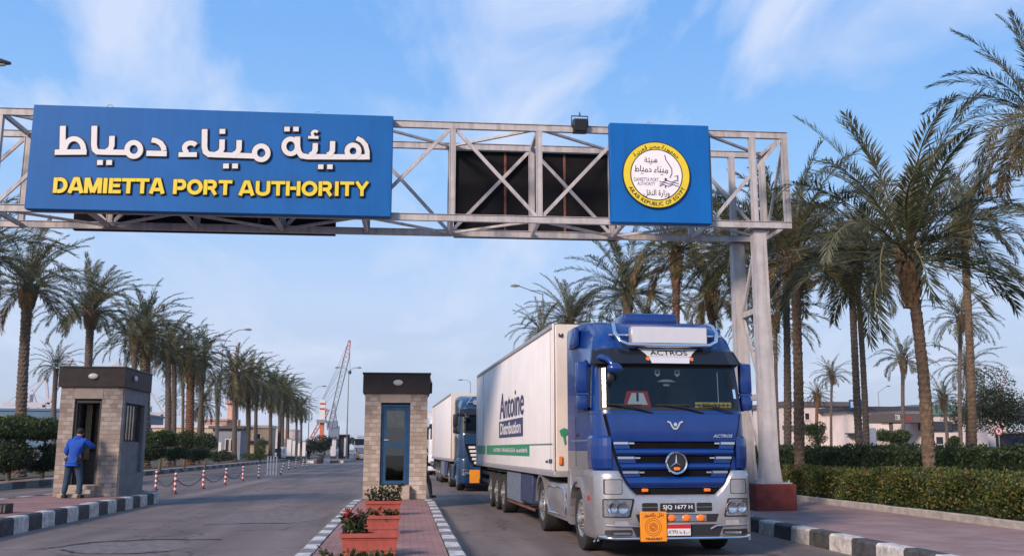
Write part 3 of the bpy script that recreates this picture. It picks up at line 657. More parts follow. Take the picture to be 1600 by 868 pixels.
arc_text(b, arabic('جمهورية مصر العربية'), ecx, ecz, SF-.060, .715, 140, 38, .15, bold=.012)
def etx(s_, px0, px1, py0, py1, bold=.0, m=0):
    p0 = gpt(960+px0*.1498, 210+py1*.1498, SF-.06); p1 = gpt(960+px1*.1498, 210+py0*.1498, SF-.06); put_text(b, s_, (p0[0], yy, p0[1]), (1, 0, 0), (0, 0, 1), p1[0]-p0[0], p1[1]-p0[1], bold, m=m)
def traced(x0, x1, bx):      # one word of the big sign, shrunk into a box (left, right, top, bottom) of the seal
    T_ = [q for q in S if x0 < sum(p[0] for p in q[1])/len(q[1]) < x1]; X_ = [p[0] for q in T_ for p in q[1]]; Y_ = [p[1] for q in T_ for p in q[1]]
    a, c, e, g = min(X_)-20, max(X_)+20, min(Y_)-20, max(Y_)+20; kx = (bx[1]-bx[0])/(c-a); ky = (bx[3]-bx[2])/(g-e)
    for n_, (k, p, w_) in enumerate(T_): stroke(b, [epx(bx[0]+(x-a)*kx, bx[2]+(y-e)*ky) for x, y in p], w_*.80*(kx+ky)/2*.1498*U/.175, yy-.0004*n_, 0, .003, k == 'c')
def epx(x, y): return gpt(960+x*.1498, 210+y*.1498, SF-.06)
traced(O2+600, O2+1500, (312, 450, 236, 312)); traced(1150, O2+600, (408, 558, 328, 425)); traced(0, 1150, (206, 390, 318, 412))
etx(arabic('وزارة النقل'), 305, 575, 580, 652, .012)
etx('DAMIETTA PORT', 204, 460, 455, 488, 0, 1); etx('AUTHORITY', 240, 425, 500, 530, 0, 1)
def epx(x, y): return gpt(960+x*.1498, 210+y*.1498, SF-.06)
stroke(b, [epx(*p) for p in ((525, 215), (535, 262), (570, 315), (598, 360), (600, 410), (578, 455))], .022, yy, 1, .003)
for k, dy in enumerate((0, 22, 44)): stroke(b, [epx(470+i*20, 490+dy+9*math.sin(i*1.25+k)) for i in range(11)], .022, yy, 1, .003)
stroke(b, [epx(660, 430), epx(660, 475)], .03, yy, 1, .003); stroke(b, [epx(625, 438), epx(662, 432)], .018, yy-.001, 1, .003)
p = epx(535, 468); b.disc((p[0], yy, p[1]), .035, 'y', 10, m=1); p = epx(532, 548); b.disc((p[0], yy, p[1]), .018, 'y', 8, m=1, rz=.03)
b.build('seal_lettering', ['letter_dark', 'letter_navy'], eb, smooth=0)
# ---- boards that face the other way, seen from behind
def back_board(x0, x1, z0, z1, label, strips):
    t = on_gantry(thing('rear_board', label, 'sign back')); b = MB(); b.box(x0, x1, D+.10, D+.26, z0, z1); p = b.build('panel', 'black_board', t, smooth=0)
    for x in strips:
        b = MB(); b.box(x-.03, x+.03, D+.085, D+.099, z0, z1); b.build('channel', 'steel_rust', t, smooth=0)
back_board(1.10, 5.35, 7.0, 9.30, 'black back of a sign behind the open truss bays', (2.42, 3.98))
back_board(-8.3, -1.9, 6.98, 9.30, 'black back of a sign mostly hidden behind the long blue port sign', (-6.6, -3.8))
# ---- floodlight standing on the top chord
fl = on_gantry(thing('floodlight', 'black box floodlight standing on top of the gantry', 'floodlight'))
fx, fz = gpt(905, 200, 0); b = MB(); q = Matrix.Rotation(R(12), 3, 'X'); b.box(fx-.17, fx+.17, -.20, .02, fz-.17, fz+.19, b=.02, rot=q); h_ = b.build('housing', 'plastic_black', fl)
b = MB(); b.box(fx-.15, fx+.15, -.235, -.225, fz-.13, fz+.13, rot=q); b.build('glass', 'window_dark', h_)
b = MB(); b.tube([(fx-.2, -.09, fz), (fx-.2, -.09, fz+.27), (fx+.2, -.09, fz+.27), (fx+.2, -.09, fz)], .018, 6); b.cyl((fx, -.02, ZT+.09), (fx, -.06, fz+.05), .03, n=8); b.cyl((fx, -.09, fz+.27), (fx, -.09, fz+.38), .03, .012, n=8); b.build('bracket', 'plastic_black', fl)

# ================================================================== TRUCKS
def lerp(tab, z):
    if z <= tab[0][0]: return tab[0][1]
    for (a, x), (c, y) in zip(tab, tab[1:]):
        if z <= c: return x+(y-x)*(z-a)/(c-a)
    return tab[-1][1]
YF = [(1.0, .10), (1.3, .09), (1.8, .09), (2.2, .11), (2.27, .13), (2.97, .27), (3.02, .29), (3.25, .34), (3.43, .42), (3.56, .56), (3.67, .76), (3.755, 1.02), (3.81, 1.35), (3.84, 1.7)]
WF = [(1.0, 1.245), (2.2, 1.245), (2.97, 1.215), (3.25, 1.19), (3.43, 1.15), (3.56, 1.09), (3.67, 1.03), (3.755, .98), (3.81, .94), (3.84, .91)]
YR = 2.32; CR = .30
def perim(z, off=0.):
    """left half of the cab outline at height z, from the rear corner along the side and round the front corner to the middle: list of (x, y)"""
    yf, wf = lerp(YF, z), lerp(WF, z); out = []; ra = min(CR, (YR-yf)*.5)
    def wd(y): t = min(1, max(0, (y-.75)/1.1)); t = t*t*(3-2*t); wr = 1.25 if z < 3.74 else 1.25-(z-3.74)*1.6; return wf+(wr-wf)*t
    for y in (2.32, 2.28, 2.05, 1.75, 1.42, 1.30, 1.0, .70, .56):
        y = max(y, yf+ra+.001*(2.4-y)); out.append((-(wd(y)+off), y))
    n = 8; w0 = wd(yf+ra)
    for i in range(1, n+1): a = PI/2*i/n; out.append((-(w0-ra+(ra+off)*math.cos(a)), yf+ra-(ra+off)*math.sin(a)))
    for t in (.25, .5, .75, 1.0): out.append((-(w0-ra)*(1-t), yf-off-.035*(1-(1-t)**2)))
    return out
NP = 21; I_SIDE0, I_SIDE1 = 4, 8; I_WS = 12      # side window columns, first windscreen column
def full(z, off=0.):
    h = perim(z, off); return h+[(-x, y) for x, y in reversed(h[:-1])]
ZL = [1.02, 1.3, 1.46, 1.62, 1.8, 2.0, 2.2, 2.27, 2.45, 2.7, 2.97, 3.02, 3.25, 3.43, 3.56, 3.67, 3.755, 3.81, 3.84]
def cab_patch(mb, c0, c1, zs, off, m=0, edge=None):
    W = c1-c0+1; vs = []
    for z in zs: vs += [(x, y, z) for x, y in full(z, off)[c0:c1+1]]
    nz = len(zs)
    for k in range(nz-1):
        for i in range(W-1):
            mi = edge if edge is not None and (k in (0, nz-2) or i in (0, W-2)) else m
            mb.add([vs[k*W+i], vs[k*W+i+1], vs[(k+1)*W+i+1], vs[(k+1)*W+i]], [[0, 1, 2, 3]], mi)
def wheel(parent, x, y, r, wd, side, mats=('rubber', 'rim_steel'), deep=False):
    """side -1: outer face to the left"""
    o = x; s = side; T = lambda h: o+s*h
    b = MB(); b.cyl((T(-wd), y, r), (T(.02), y, r), .13, n=16); b.cyl((T(.02), y, r), (T(.05), y, r), .10, .07, n=16)
    for k in range(10): a = 2*PI*k/10; b.cyl((T(-.02), y+.165*math.cos(a), r+.165*math.sin(a)), (T(.015), y+.165*math.cos(a), r+.165*math.sin(a)), .017, n=6)
    w_ = b.build('wheel', mats[1], parent)
    b = MB(); q = r*.60
    b.lathe([(q, T(-wd+.02)), (r*.86, T(-wd)), (r*.97, T(-wd+.02)), (r, T(-wd+.05)), (r, T(-.05)), (r*.97, T(-.015)), (r*.86, T(0)), (r*.7, T(-.005)), (q, T(-.02))], (0, y, r), 'x', 36)
    for k in range(3): b.lathe([(r+.001, T(-wd*.5+(k-1)*.06-.008)), (r+.0012, T(-wd*.5+(k-1)*.06+.008))], (0, y, r), 'x', 36)
    b.build('tyre', mats[0], w_)
    b = MB(); dz = -.14 if deep else -.05
    b.lathe([(q, T(-.02)), (q-.02, T(-.01)), (q-.05, T(-.03)), (q-.08, T(dz)), (.22, T(dz+.03)), (.19, T(-.02)), (0, T(-.02))], (0, y, r), 'x', 30)
    rm = b.build('rim', mats[1], w_)
    return w_
def truck(name, label, loc, rz, paint, low, style, trailer=True, tr_rot=0., detail=True, letters=True):
    t = thing(name, label, 'truck', loc, rz, 'lorries queuing at the port gate')
    P_ = [paint, low, 'plastic_black', 'cab_inside']
    # --- cab shell with openings for the windscreen and the side windows
    b = MB(); NF = 2*NP-1; rows = [full(z) for z in ZL]
    for k in range(len(ZL)-1):
        z0, z1 = ZL[k], ZL[k+1]
        for i in range(NF-1):
            j = min(i, NF-2-i)
            if 2.27-1e-6 <= z0 and z1 <= 2.97+1e-6 and (j >= I_WS or I_SIDE0 <= j < I_SIDE1): continue
            m = 0
            if z1 <= 1.62+1e-6 and j < 8: m = 1
            if z0 >= 2.97-1e-6 and z1 <= 3.25+1e-6 and j >= 9: m = 2
            b.add([(*rows[k][i], z0), (*rows[k][i+1], z0), (*rows[k+1][i+1], z1), (*rows[k+1][i], z1)], [[0, 1, 2, 3]], m)
    b.add([(*p, ZL[-1]) for p in rows[-1]], [list(range(NF))], 0); b.add([(*p, ZL[0]) for p in rows[0]], [list(range(NF))], 2)
    for k in range(len(ZL)-1): b.add([(*rows[k][0], ZL[k]), (*rows[k][-1], ZL[k]), (*rows[k+1][-1], ZL[k+1]), (*rows[k+1][0], ZL[k+1])], [[0, 1, 2, 3]], 0)
    bo = MB; cab = None
    o = b; # welded through remove doubles
    me_ = o.build('cab', P_, t, smooth=40)
    bm = bmesh.new(); bm.from_mesh(me_.data); bmesh.ops.remove_doubles(bm, verts=bm.verts, dist=.0008); bmesh.ops.recalc_face_normals(bm, faces=bm.faces); bm.to_mesh(me_.data); bm.free(); me_.data.shade_smooth(); me_.data.set_sharp_from_angle(angle=R(40))
    cab = me_
    # --- glass
    zs = [2.255, 2.30, 2.45, 2.6, 2.75, 2.93, 2.985]
    b = MB(); cab_patch(b, I_WS, NF-1-I_WS, zs, .006, 0, 1); b.build('windscreen', ['windscreen_glass', 'plastic_black'], t, smooth=50)
    for a, c in ((I_SIDE0, I_SIDE1), (NF-1-I_SIDE1, NF-1-I_SIDE0)):
        b = MB(); cab_patch(b, a, c, [2.255, 2.30, 2.6, 2.93, 2.985], .006, 0, 1); b.build('side_window', ['windscreen_glass', 'plastic_black'], t, smooth=50)
    for c0, c1, zz, of in ((2, 9, [1.30, 1.34], .006), (NF-10, NF-3, [1.30, 1.34], .006), (2, 8, [1.78, 1.80], .005)): b = MB(); cab_patch(b, c0, c1, zz, of, 0); b.build('trim_strip', 'plastic_black' if style == 'B' else low, cab)
    for s in (-1, 1):
        b = MB()
        for yq in (.62, 1.62): b.tube([(s*(1.251 if yq > 1 else 1.236), yq, 1.36), (s*(1.251 if yq > 1 else 1.236), yq, 1.8), (s*(1.251 if yq > 1 else 1.236), yq, 2.2)], .006, 4)
        b.box(s*1.25-.012, s*1.25+.012, 1.40, 1.56, 1.86, 1.91, b=.006, m=0); b.build('door_handle', 'plastic_black', cab, smooth=0)
    # --- inside
    b = MB(); b.box(-1.10, 1.10, .32, .78, 2.0, 2.30, b=.04, m=0); b.box(-1.14, 1.14, .7, 2.2, 1.92, 2.0, m=1); b.box(-1.13, 1.13, 2.15, 2.2, 1.95, 3.4, m=1)
    b.box(-1.1, 1.1, .6, 2.2, 3.0, 3.05, m=1); di = b.build('dashboard', ['dash_reflection', 'cab_inside'], t)
    for x in (-.62, .62):
        b = MB(); b.box(x-.26, x+.26, 1.0, 1.5, 2.0, 2.2, b=.05); b.box(x-.25, x+.25, 1.42, 1.58, 2.2, 2.75, b=.05); b.box(x-.15, x+.15, 1.45, 1.56, 2.77, 2.95, b=.04); b.build('seat', 'cab_inside', t)
    b = MB(); b.lathe([(.21, 0), (.23, .015), (.21, .03), (.195, .015), (.21, 0)], (0, 0, 0), 'z', 24)
    b.v = [Matrix.Rotation(R(-35), 3, 'X') @ v + Vector((-.62, .86, 2.37)) for v in b.v]; b.build('steering_wheel', 'plastic_black', t)
    # --- sun visor
    b = MB(); W = 0; c0, c1 = 11, NF-12
    for (z0, f0), (z1, f1) in (((3.255, .004), (3.22, .05)), ((3.22, .05), (3.00, .13)), ((3.0, .13), (2.985, .12)), ((2.985, .12), (3.02, .012))):
        A, B_ = full(z0, f0), full(z1, f1)
        for i in range(c0, c1): b.add([(*A[i], z0), (*A[i+1], z0), (*B_[i+1], z1), (*B_[i], z1)], [[0, 1, 2, 3]])
    b.build('sun_visor', 'visor_black', t, smooth=40)
    vy = lambda z: lerp(YF, z)-.035-(.05+(3.22-z)/.22*.08)-.004
    if style == 'A':
        b = MB(); bw = lambda z: .36+.14*max(0, (z-3.12)/.13)**1.3
        b.panel([3.0, 3.06, 3.11], lambda z: -.31-.25*(z-3.0), lambda z: .31+.25*(z-3.0), lambda x, z: vy(z), .006, 6)
        b.panel([3.115, 3.16, 3.20, 3.25], lambda z: -bw(z), lambda z: bw(z), lambda x, z: vy(z), .006, 8); bd = b.build('badge', 'badge_silver', t)
        b = MB(); sl = Vector((0, vy(3.22)-vy(3.13), .09)); put_text(b, 'ACTROS', (-.31, vy(3.135)-.006, 3.135), (1, 0, 0), sl, .62, .092, bold=.014); b.build('badge_lettering', 'letter_dark', bd, smooth=0)
        for x in (-.36, .36):
            b = MB(); b.cyl((x, vy(3.07)+.02, 3.07), (x, vy(3.07)-.02, 3.07), .036, .028, n=14); b.build('marker_lamp', 'amber', t)
    # --- front panels
    hw = lambda z: lerp([(.955, .60), (.98, .63), (1.06, .72), (1.24, .83), (1.5, .92), (1.76, .99), (2.19, 1.085)], z)
    yb = lambda x, z: .055-.035*(1-(x/1.0)**2)
    if style == 'A':
        b = MB(); b.panel([.955, .98, 1.06, 1.15, 1.3, 1.5, 1.7, 2.19], lambda z: -hw(z)-.035, lambda z: hw(z)+.035, lambda x, z: yb(x, z)+.035, .05, 10); b.build('grille_backing', 'black_board', t)
        b = MB(); b.panel([1.77, 1.80, 1.9, 2.05, 2.16, 2.195], lambda z: -hw(z), lambda z: hw(z), lambda x, z: yb(x, z)-.02+.012*abs((z-1.95)/.2)**2.5, .06, 12); b.build('hood', paint, t)
        slots = [(1.66, 1.77, .72), (1.44, 1.545, .63), (1.23, 1.325, .57)]; bars = [(1.545, 1.66), (1.325, 1.44), (1.06, 1.23)]
        for (z0, z1), nm in zip(bars, range(3)):
            b = MB(); zz = [z0+(z1-z0)*k/6 for k in range(7)]; b.panel(zz, lambda z: -hw(z), lambda z: hw(z), lambda x, z, z0=z0, z1=z1: yb(x, z)-.035+.05*(2*(z-z0)/(z1-z0)-1)**2, .05, 12); b.build('grille_bar', paint, t)
        for z0, z1, hx in slots:
            for s in (-1, 1):
                b = MB(); f = (lambda z: -hw(z), lambda z: -hx-.18*(z-z0)) if s < 0 else (lambda z: hx+.18*(z-z0), lambda z: hw(z))
                b.panel([z0-.002, z1+.002], f[0], f[1], lambda x, z: yb(x, z)-.005, .05, 3)
                b.build('grille_end', paint, t)
            for s in (-1, 1):
                b = MB()
                x0, x1 = sorted((s*(hx+.03), s*(hw(z1-.02)-.008))); b.panel([z1-.045, z1-.012], lambda z: x0, lambda z: x1, lambda x, z: yb(x, z)-.02, .02, 3)
                x0, x1 = sorted((s*(hx-.07), s*(hx+.02))); b.panel([z1-.042, z1-.018], lambda z: x0, lambda z: x1, lambda x, z: yb(x, z)+.0, .02, 3)
                b.build('chrome_tip', 'chrome', t)
            b = MB()
            for k in range(3): zz = z0+.015+k*.03; b.panel([zz, zz+.012], lambda z: -hx, lambda z: hx, lambda x, z: yb(x, z)+.022, .02, 10)
            b.build('grille_mesh', 'black_board', t)
        # round star emblem
        cz = 1.44; y0 = -.035; b = MB()
        b.lathe([(.145, y0-.012), (.165, y0-.022), (.178, y0-.006), (.165, y0+.01), (.145, y0-.012)], (0, 0, cz), 'y', 40)
        for k in range(3):
            a = PI/2+2*PI*k/3; d = Vector((math.cos(a), 0, math.sin(a))); q = Vector((-math.sin(a), 0, math.cos(a))); o_ = Vector((0, y0, cz))
            b.add([o_+d*.150, o_+q*.022-d*.01, o_-q*.022-d*.01, o_+Vector((0, -.022, 0))], [[0, 1, 3], [0, 3, 2], [1, 2, 3]])
        em = b.build('star_emblem', 'chrome', t, smooth=30)
        b = MB(); b.disc((0, y0+.006, cz), .160, 'y', 32); b.build('emblem_backing', 'plastic_black', em); b = MB(); b.box(-.05, .05, y0-.03, y0-.005, cz-.115, cz-.065, b=.008); b.build('marker_lamp', 'amber', em)
        b = MB(); stroke(b, [(-.125, 2.075), (-.08, 2.06), (-.05, 2.0), (-.02, 1.965), (.02, 1.965), (.05, 2.0), (.08, 2.06), (.125, 2.075)], .026, .006, 0, .02); b.cyl((0, .015, 2.03), (0, -.005, 2.03), .03, n=14); b.v = [v+Vector((0, -.03, 0)) for v in b.v]; b.build('bonnet_badge', 'chrome', t, smooth=0)
        b = MB(); put_text(b, 'ACTROS', (.62, .004, 1.83), (1, .055, 0), (0, 0, 1), .33, .05, bold=.02, shear=.35); b.build('side_script', 'chrome', t, smooth=0)
        b = MB(); b.box(-.66, -.32, .03, .09, 2.115, 2.145, b=.008); b.box(.46, .78, .03, .09, 2.115, 2.145, b=.008); b.build('hood_handle', paint, t)
        b = MB()
        for z0, z1 in ((2.196, 2.206),): cab_patch(b, 8, NF-9, [z0, z1], .004)
        b.build('hood_seam', 'plastic_black', cab)
        # corner deflectors
        for c0, c1 in ((8, 15), (NF-16, NF-9)):
            b = MB(); zz = [1.33, 1.36, 1.5, 1.7, 1.82, 1.86]; of = [.0, .025, .04, .04, .03, .0]
            for k in range(5):
                A, B_ = full(zz[k], of[k]), full(zz[k+1], of[k+1])
                for i in range(c0, c1): b.add([(*A[i], zz[k]), (*A[i+1], zz[k]), (*B_[i+1], zz[k+1]), (*B_[i], zz[k+1])], [[0, 1, 2, 3]])
            b.build('corner_deflector', paint, t, smooth=50)
    else:
        b = MB(); b.panel([.955, 1.3, 1.7, 2.0], lambda z: -hw(z)-.02, lambda z: hw(z)+.02, lambda x, z: yb(x, z)+.03, .05, 10); b.build('grille_backing', 'black_board', t)
        b = MB(); b.panel([1.85, 1.9, 2.05, 2.195], lambda z: -hw(z), lambda z: hw(z), lambda x, z: yb(x, z)-.01, .06, 12); b.build('hood', paint, t)
        for k in range(5):
            z = 1.72-k*.15; b = MB(); b.panel([z-.035, z+.0, z+.035], lambda q: -hw(z)+.10, lambda q: hw(z)-.10, lambda x, q: yb(x, q)-.02+.3*(q-z), .04, 8, m=0)
            for s in (-1, 1): x0, x1 = sorted((s*(hw(z)-.36), s*(hw(z)-.10))); b.panel([z-.045, z+.045], lambda q: x0, lambda q: x1, lambda x, q: yb(x, q)-.035, .02, 3, m=1)
            b.build('grille_bar', [paint, 'letter_white'], t)
        b = MB(); b.lathe([(.16, -.03), (.18, -.045), (.195, -.02)], (0, 0, 1.45), 'y', 30); b.build('star_emblem', 'chrome', t)
    # --- bumper
    rb, bw_ = .32, 1.275
    def yrow(x):      # bumper front line
        a = abs(x); return 0 if a <= bw_-rb else rb-math.sqrt(max(0, rb*rb-(a-bw_+rb)**2))
    outl = [(-bw_, .86), (-bw_, .6), (-bw_, rb)]+[(-(bw_-rb)-rb*math.cos(PI/2*i/8), rb-rb*math.sin(PI/2*i/8)) for i in range(1, 9)]+[(-(bw_-rb)*(1-k), 0) for k in (.035, .10, .16, .215, .26, .30, .33, .36, .5, .8, 1)]
    outl = outl+[(-x, y) for x, y in reversed(outl[:-1])]
    def ztop(x): return lerp([(0, .955), (.64, .957), (.75, 1.06), (.86, 1.22), (.92, 1.32), (2, 1.32)], abs(x))
    prof = [(0, .06), (.03, .015), (.10, .0), (.90, .0), (.955, .012), (1, .05)]; rows = []
    for f, o_ in prof:
        rows.append([(x*(1-o_*.4/1.27), y+o_, .29+f*(ztop(x)-.29)) for x, y in outl])
    b = MB(); n = len(outl); vs = [p for r_ in rows for p in r_]
    b.add(vs, [[k*n+i, k*n+i+1, (k+1)*n+i+1, (k+1)*n+i] for k in range(len(prof)-1) for i in range(n-1)])
    b.build('bumper', low if style == 'A' else paint, t, smooth=50)
    def bp(mb, x0, x1, z0, z1, off, th, m=0, slant=0, nx=8, sq_=None):
        s = 1 if x0 >= 0 else -1
        mb.panel([z0, z0+.012, (z0+z1)/2, z1-.012, z1], lambda z: x0+(.02 if z in (z0, z1) else 0)+(slant*(z-z0) if s > 0 else 0), lambda z: x1-(.02 if z in (z0, z1) else 0)+(slant*(z-z0) if s < 0 else 0), lambda x, z: yrow(x)-off, th, nx, m)
    for s in (-1, 1):
        def X(a, c): return (s*a, s*c) if s > 0 else (-c, -a)
        b = MB(); bp(b, *X(.745, 1.165), .62, .90, .010, .02, 0, .25); hl = b.build('headlight', 'plastic_black', t)
        b = MB(); bp(b, *X(.775, 1.15), .638, .882, .014, .01, 0, .25); b.build('reflector', 'lamp_reflector', hl)
        b = MB()
        for a, r_ in ((.87, .085), (1.03, .075)): b.lathe([(0, yrow(a)-.018), (r_*.6, yrow(a)-.02), (r_, yrow(a)-.030), (r_*1.08, yrow(a)-.018)], (s*a, 0, .76), 'y', 20)
        b.build('lamp_bowl', 'chrome', hl); b = MB(); bp(b, *X(.775, 1.15), .638, .882, .034, .004, 0, .25); b.build('lens', 'lens_glass', hl)
        if style == 'A':
            b = MB(); bp(b, *X(.865, 1.15), .965, 1.195, .004, .01, 0); b.build('recess_shade', 'chassis', t); b = MB(); bp(b, *X(.875, 1.13), .975, 1.183, .007, .01, 0); b.build('recess', low, t)  # dark border paints the shaded edge of a smooth scoop
            b = MB(); bp(b, *X(.77, .99), .50, .565, .006, .01, 0); b.build('fog_lamp', 'trailer_rail', t)
            b = MB(); bp(b, *X(.72, 1.14), .355, .435, .005, .01, 0); b.build('lower_vent', 'plastic_black', t)
            b = MB(); bp(b, *X(.74, 1.02), .365, .40, .014, .012, 0); b.build('vent_chrome', 'chrome', t)
            b = MB(); bp(b, *X(.31, .56), .705, .835, .004, .01, 0); b.build('air_inlet', 'plastic_black', t)
            b = MB(); bp(b, *X(.31, .56), .765, .775, .009, .01, 0); b.build('inlet_slat', low, t)
            b = MB(); b.box(s*.50-.05, s*.50+.05, .0, .05, 1.0, 1.05, b=.008); b.build('marker_lamp', 'amber', t)
            b = MB(); b.tube([(s*1.245, .30, .72-.03*k+.0) for k in range(17)], [.012 if k % 2 else .02 for k in range(17)], 5); b.tube([(s*1.215, .18, .62-.03*k) for k in range(13)], [.012 if k % 2 else .02 for k in range(13)], 5); b.build('chain', 'chrome', t)
            b = MB(); b.box(s*1.275-.012, s*1.275+.012, .45, .62, .86, .93, b=.004); b.build('side_reflector', 'red_lamp', t)
    if style == 'A':
        b = MB(); b.panel([.34, .36, .49, .51], lambda z: -.66-.5*(z-.34), lambda z: .66+.5*(z-.34), lambda x, z: -.004, .01, 4); b.panel([.545, .56, .655, .665], lambda z: -.6-.4*(z-.5), lambda z: .6+.4*(z-.5), lambda x, z: -.004, .01, 4); b.build('centre_vent', 'plastic_black', t)
        b = MB(); b.panel([.555, .655], lambda z: -.18, lambda z: .46, lambda x, z: -.012, .008, 2); lb = b.build('lamp_strip', 'box_greyblue', t)
        for x in (-.10, .14, .37):
            b = MB(); b.lathe([(0, -.03), (.04, -.028), (.055, -.012)], (x, 0, .605), 'y', 14); b.v = [Vector((x+(v.x-x)*1.35, v.y, v.z)) for v in b.v]; b.build('marker_lamp', 'amber', lb)
        b = MB(); b.tube([(-1.2, .16, .33), (-1.1, .02, .315), (-.98, -.018, .31), (0, -.025, .305), (.98, -.018, .31), (1.1, .02, .315), (1.2, .16, .33)], .022, 8); b.build('chrome_lip', 'chrome', t)
        b = MB(); b.tube([(-1.26, .3, .50), (-1.1, .03, .50), (-.98, -.012, .498), (-.62, -.02, .49), (-.52, -.02, .44)], .016, 6); b.build('bumper_crease', low, t); b = MB(); b.tube([(1.26, .3, .50), (1.1, .03, .50), (.98, -.012, .498), (.62, -.02, .49), (.52, -.02, .44)], .016, 6); b.build('bumper_crease', low, t)
        b = MB(); b.box(-.275, .275, -.022, -.002, .695, .83, b=.006); pl = b.build('number_plate', 'letter_dark', t); b = MB(); put_text(b, 'SJQ 1677 H', (-.235, -.026, .725), (1, 0, 0), (0, 0, 1), .47, .08, bold=.02); b.build('plate_lettering', 'letter_white', pl, smooth=0)
        b = MB(); b.box(-.20, .19, -.05, -.036, .345, .525, b=.005); pl = b.build('number_plate', 'letter_white', t); b = MB(); b.box(-.195, .185, -.054, -.0501, .455, .52); b.build('plate_band', 'plate_red', pl, smooth=0)
        b = MB(); put_text(b, '\u0668\u0666\u0669\u0661', (-.17, -.0535, .375), (1, 0, 0), (0, 0, 1), .15, .055, bold=.01); put_text(b, arabic('ط'), (.0, -.0535, .37), (1, 0, 0), (0, 0, 1), .05, .055); put_text(b, arabic('ا'), (.075, -.0535, .37), (1, 0, 0), (0, 0, 1), .014, .055); put_text(b, arabic('ى') if 'ى' in AR else arabic('ب'), (.105, -.0535, .36), (1, 0, 0), (0, 0, 1), .055, .05); b.build('plate_lettering', 'letter_dark', pl, smooth=0)
    # orange transit plate
    ox, oz, ow = (-.615, .265, .42) if style == 'A' else (-.84, .34, .48)
    b = MB(); b.box(ox, ox+ow, -.075, -.06, oz, oz+ow*1.06, b=.006); pl = b.build('transit_plate', 'orange_plate', t)
    if style == 'A':
        b = MB(); put_text(b, 'TRANSIT', (ox+.075, -.078, oz+.022), (1, 0, 0), (0, 0, 1), .27, .036, bold=.03); put_text(b, arabic('نقل بالعبور'), (ox+.06, -.078, oz+.355), (1, 0, 0), (0, 0, 1), .31, .07, bold=.012); b.build('plate_lettering', 'letter_dark', pl, smooth=0)
        b = MB()
        for r_ in (.06, .10, .13): b.lathe([(r_-.004, -.0765), (r_+.004, -.0765)], (ox+.205, 0, oz+.215), 'y', 30)
        for k in range(24): a = 2*PI*k/24; b.bar((ox+.205+.02*math.cos(a), -.0762, oz+.215+.02*math.sin(a)), (ox+.205+.055*math.cos(a), -.0762, oz+.215+.055*math.sin(a)), .003, .003)
        b.build('printed_rosette', 'orange_ink', pl, smooth=0)
    # --- mirrors
    for s in (-1, 1):
        x0, x1 = sorted((s*1.265, s*1.475))
        b = MB(); b.box(x0, x1, .42, .56, 2.54, 3.04, b=.045); b.box(x0+.01, x1-.01, .43, .56, 2.27, 2.51, b=.04); mi = b.build('mirror', paint if style == 'A' else 'plastic_black', t)
        b = MB(); b.box(x0+.025, x1-.025, .558, .566, 2.57, 3.0); b.box(x0+.03, x1-.03, .558, .566, 2.29, 2.49); b.build('mirror_glass', 'visor_black', mi)
        b = MB(); b.box(x0+.005, x1-.005, .44, .55, 2.505, 2.545); b.tube([(s*1.22, .62, 2.98), (s*1.3, .55, 3.06), (s*1.36, .5, 3.0)], .03, 6); b.tube([(s*1.23, .62, 2.30), (s*1.33, .52, 2.28), (s*1.38, .5, 2.36)], .03, 6); b.build('mirror_arm', paint if style == 'A' else 'plastic_black', mi)
    b = MB(); b.tube([(-1.14, .42, 3.06), (-1.12, .2, 3.10), (-1.04, .04, 3.04), (-.98, .0, 2.95)], .045, 8); b.ell((-.95, -.01, 2.90), (.13, .09, .085), 12, 8); fm = b.build('front_mirror', paint if style == 'A' else 'plastic_black', t, smooth=60)
    b = MB(); b.ell((-1.02, .05, 2.76), (.07, .06, .10), 10, 6); b.tube([(-1.02, .03, 2.9), (-1.02, .05, 2.76)], .03, 6); b.build('mirror_joint', 'plastic_black', fm, smooth=60)
    # --- wipers
    for x, dx_ in ((-.95, .62), (-.15, .66), (.5, .5)):
        b = MB(); b.tube([(x+dx_, .07, 2.21), (x+dx_*.5, .05, 2.30), (x, .085, 2.335)], .014, 5); b.tube([(x-.12, .11, 2.34), (x+.45, .07, 2.335)], .010, 5); b.build('wiper', 'plastic_black', t)
    # --- roof equipment
    if style == 'A':
        b = MB(); b.tube([(-.80, .62, 3.70), (-.84, .46, 3.64), (-.86, .32, 3.51), (-.80, .22, 3.36), (-.68, .18, 3.30), (0, .16, 3.285), (.68, .18, 3.30), (.80, .22, 3.36), (.86, .32, 3.51), (.84, .46, 3.64), (.80, .62, 3.70)], .032, 10); b.tube([(-.95, .38, 3.47), (.95, .38, 3.47)], .022, 8); b.build('roof_light_bar', 'chrome', t, smooth=50)
        b = MB(); b.box(-.62, .66, .20, .36, 3.32, 3.60, b=.02); lx = b.build('roof_light_box', 'trailer_rail', t); b = MB(); b.box(-.60, .64, .194, .199, 3.335, 3.585); b.build('light_box_face', 'badge_silver', lx, smooth=0)
        b = MB(); b.box(-.46, .50, 1.25, 2.0, 3.76, 3.965, b=.05); b.build('roof_cooler', paint, t)
        for s in (-1, 1):
            b = MB(); b.box(s*1.27-.05, s*1.27+.05, 1.35, 1.95, 3.38, 3.72, b=.035); b.build('roof_spoiler', paint, t)
            b = MB(); b.cyl((s*.7, 1.1, 3.74), (s*.7, 1.1, 3.84), .035, .02, n=10); b.build('roof_lamp', 'plastic_black', t)
        b = MB()      # board and plate behind the windscreen
        def wy(z): return lerp(YF, z)+.05
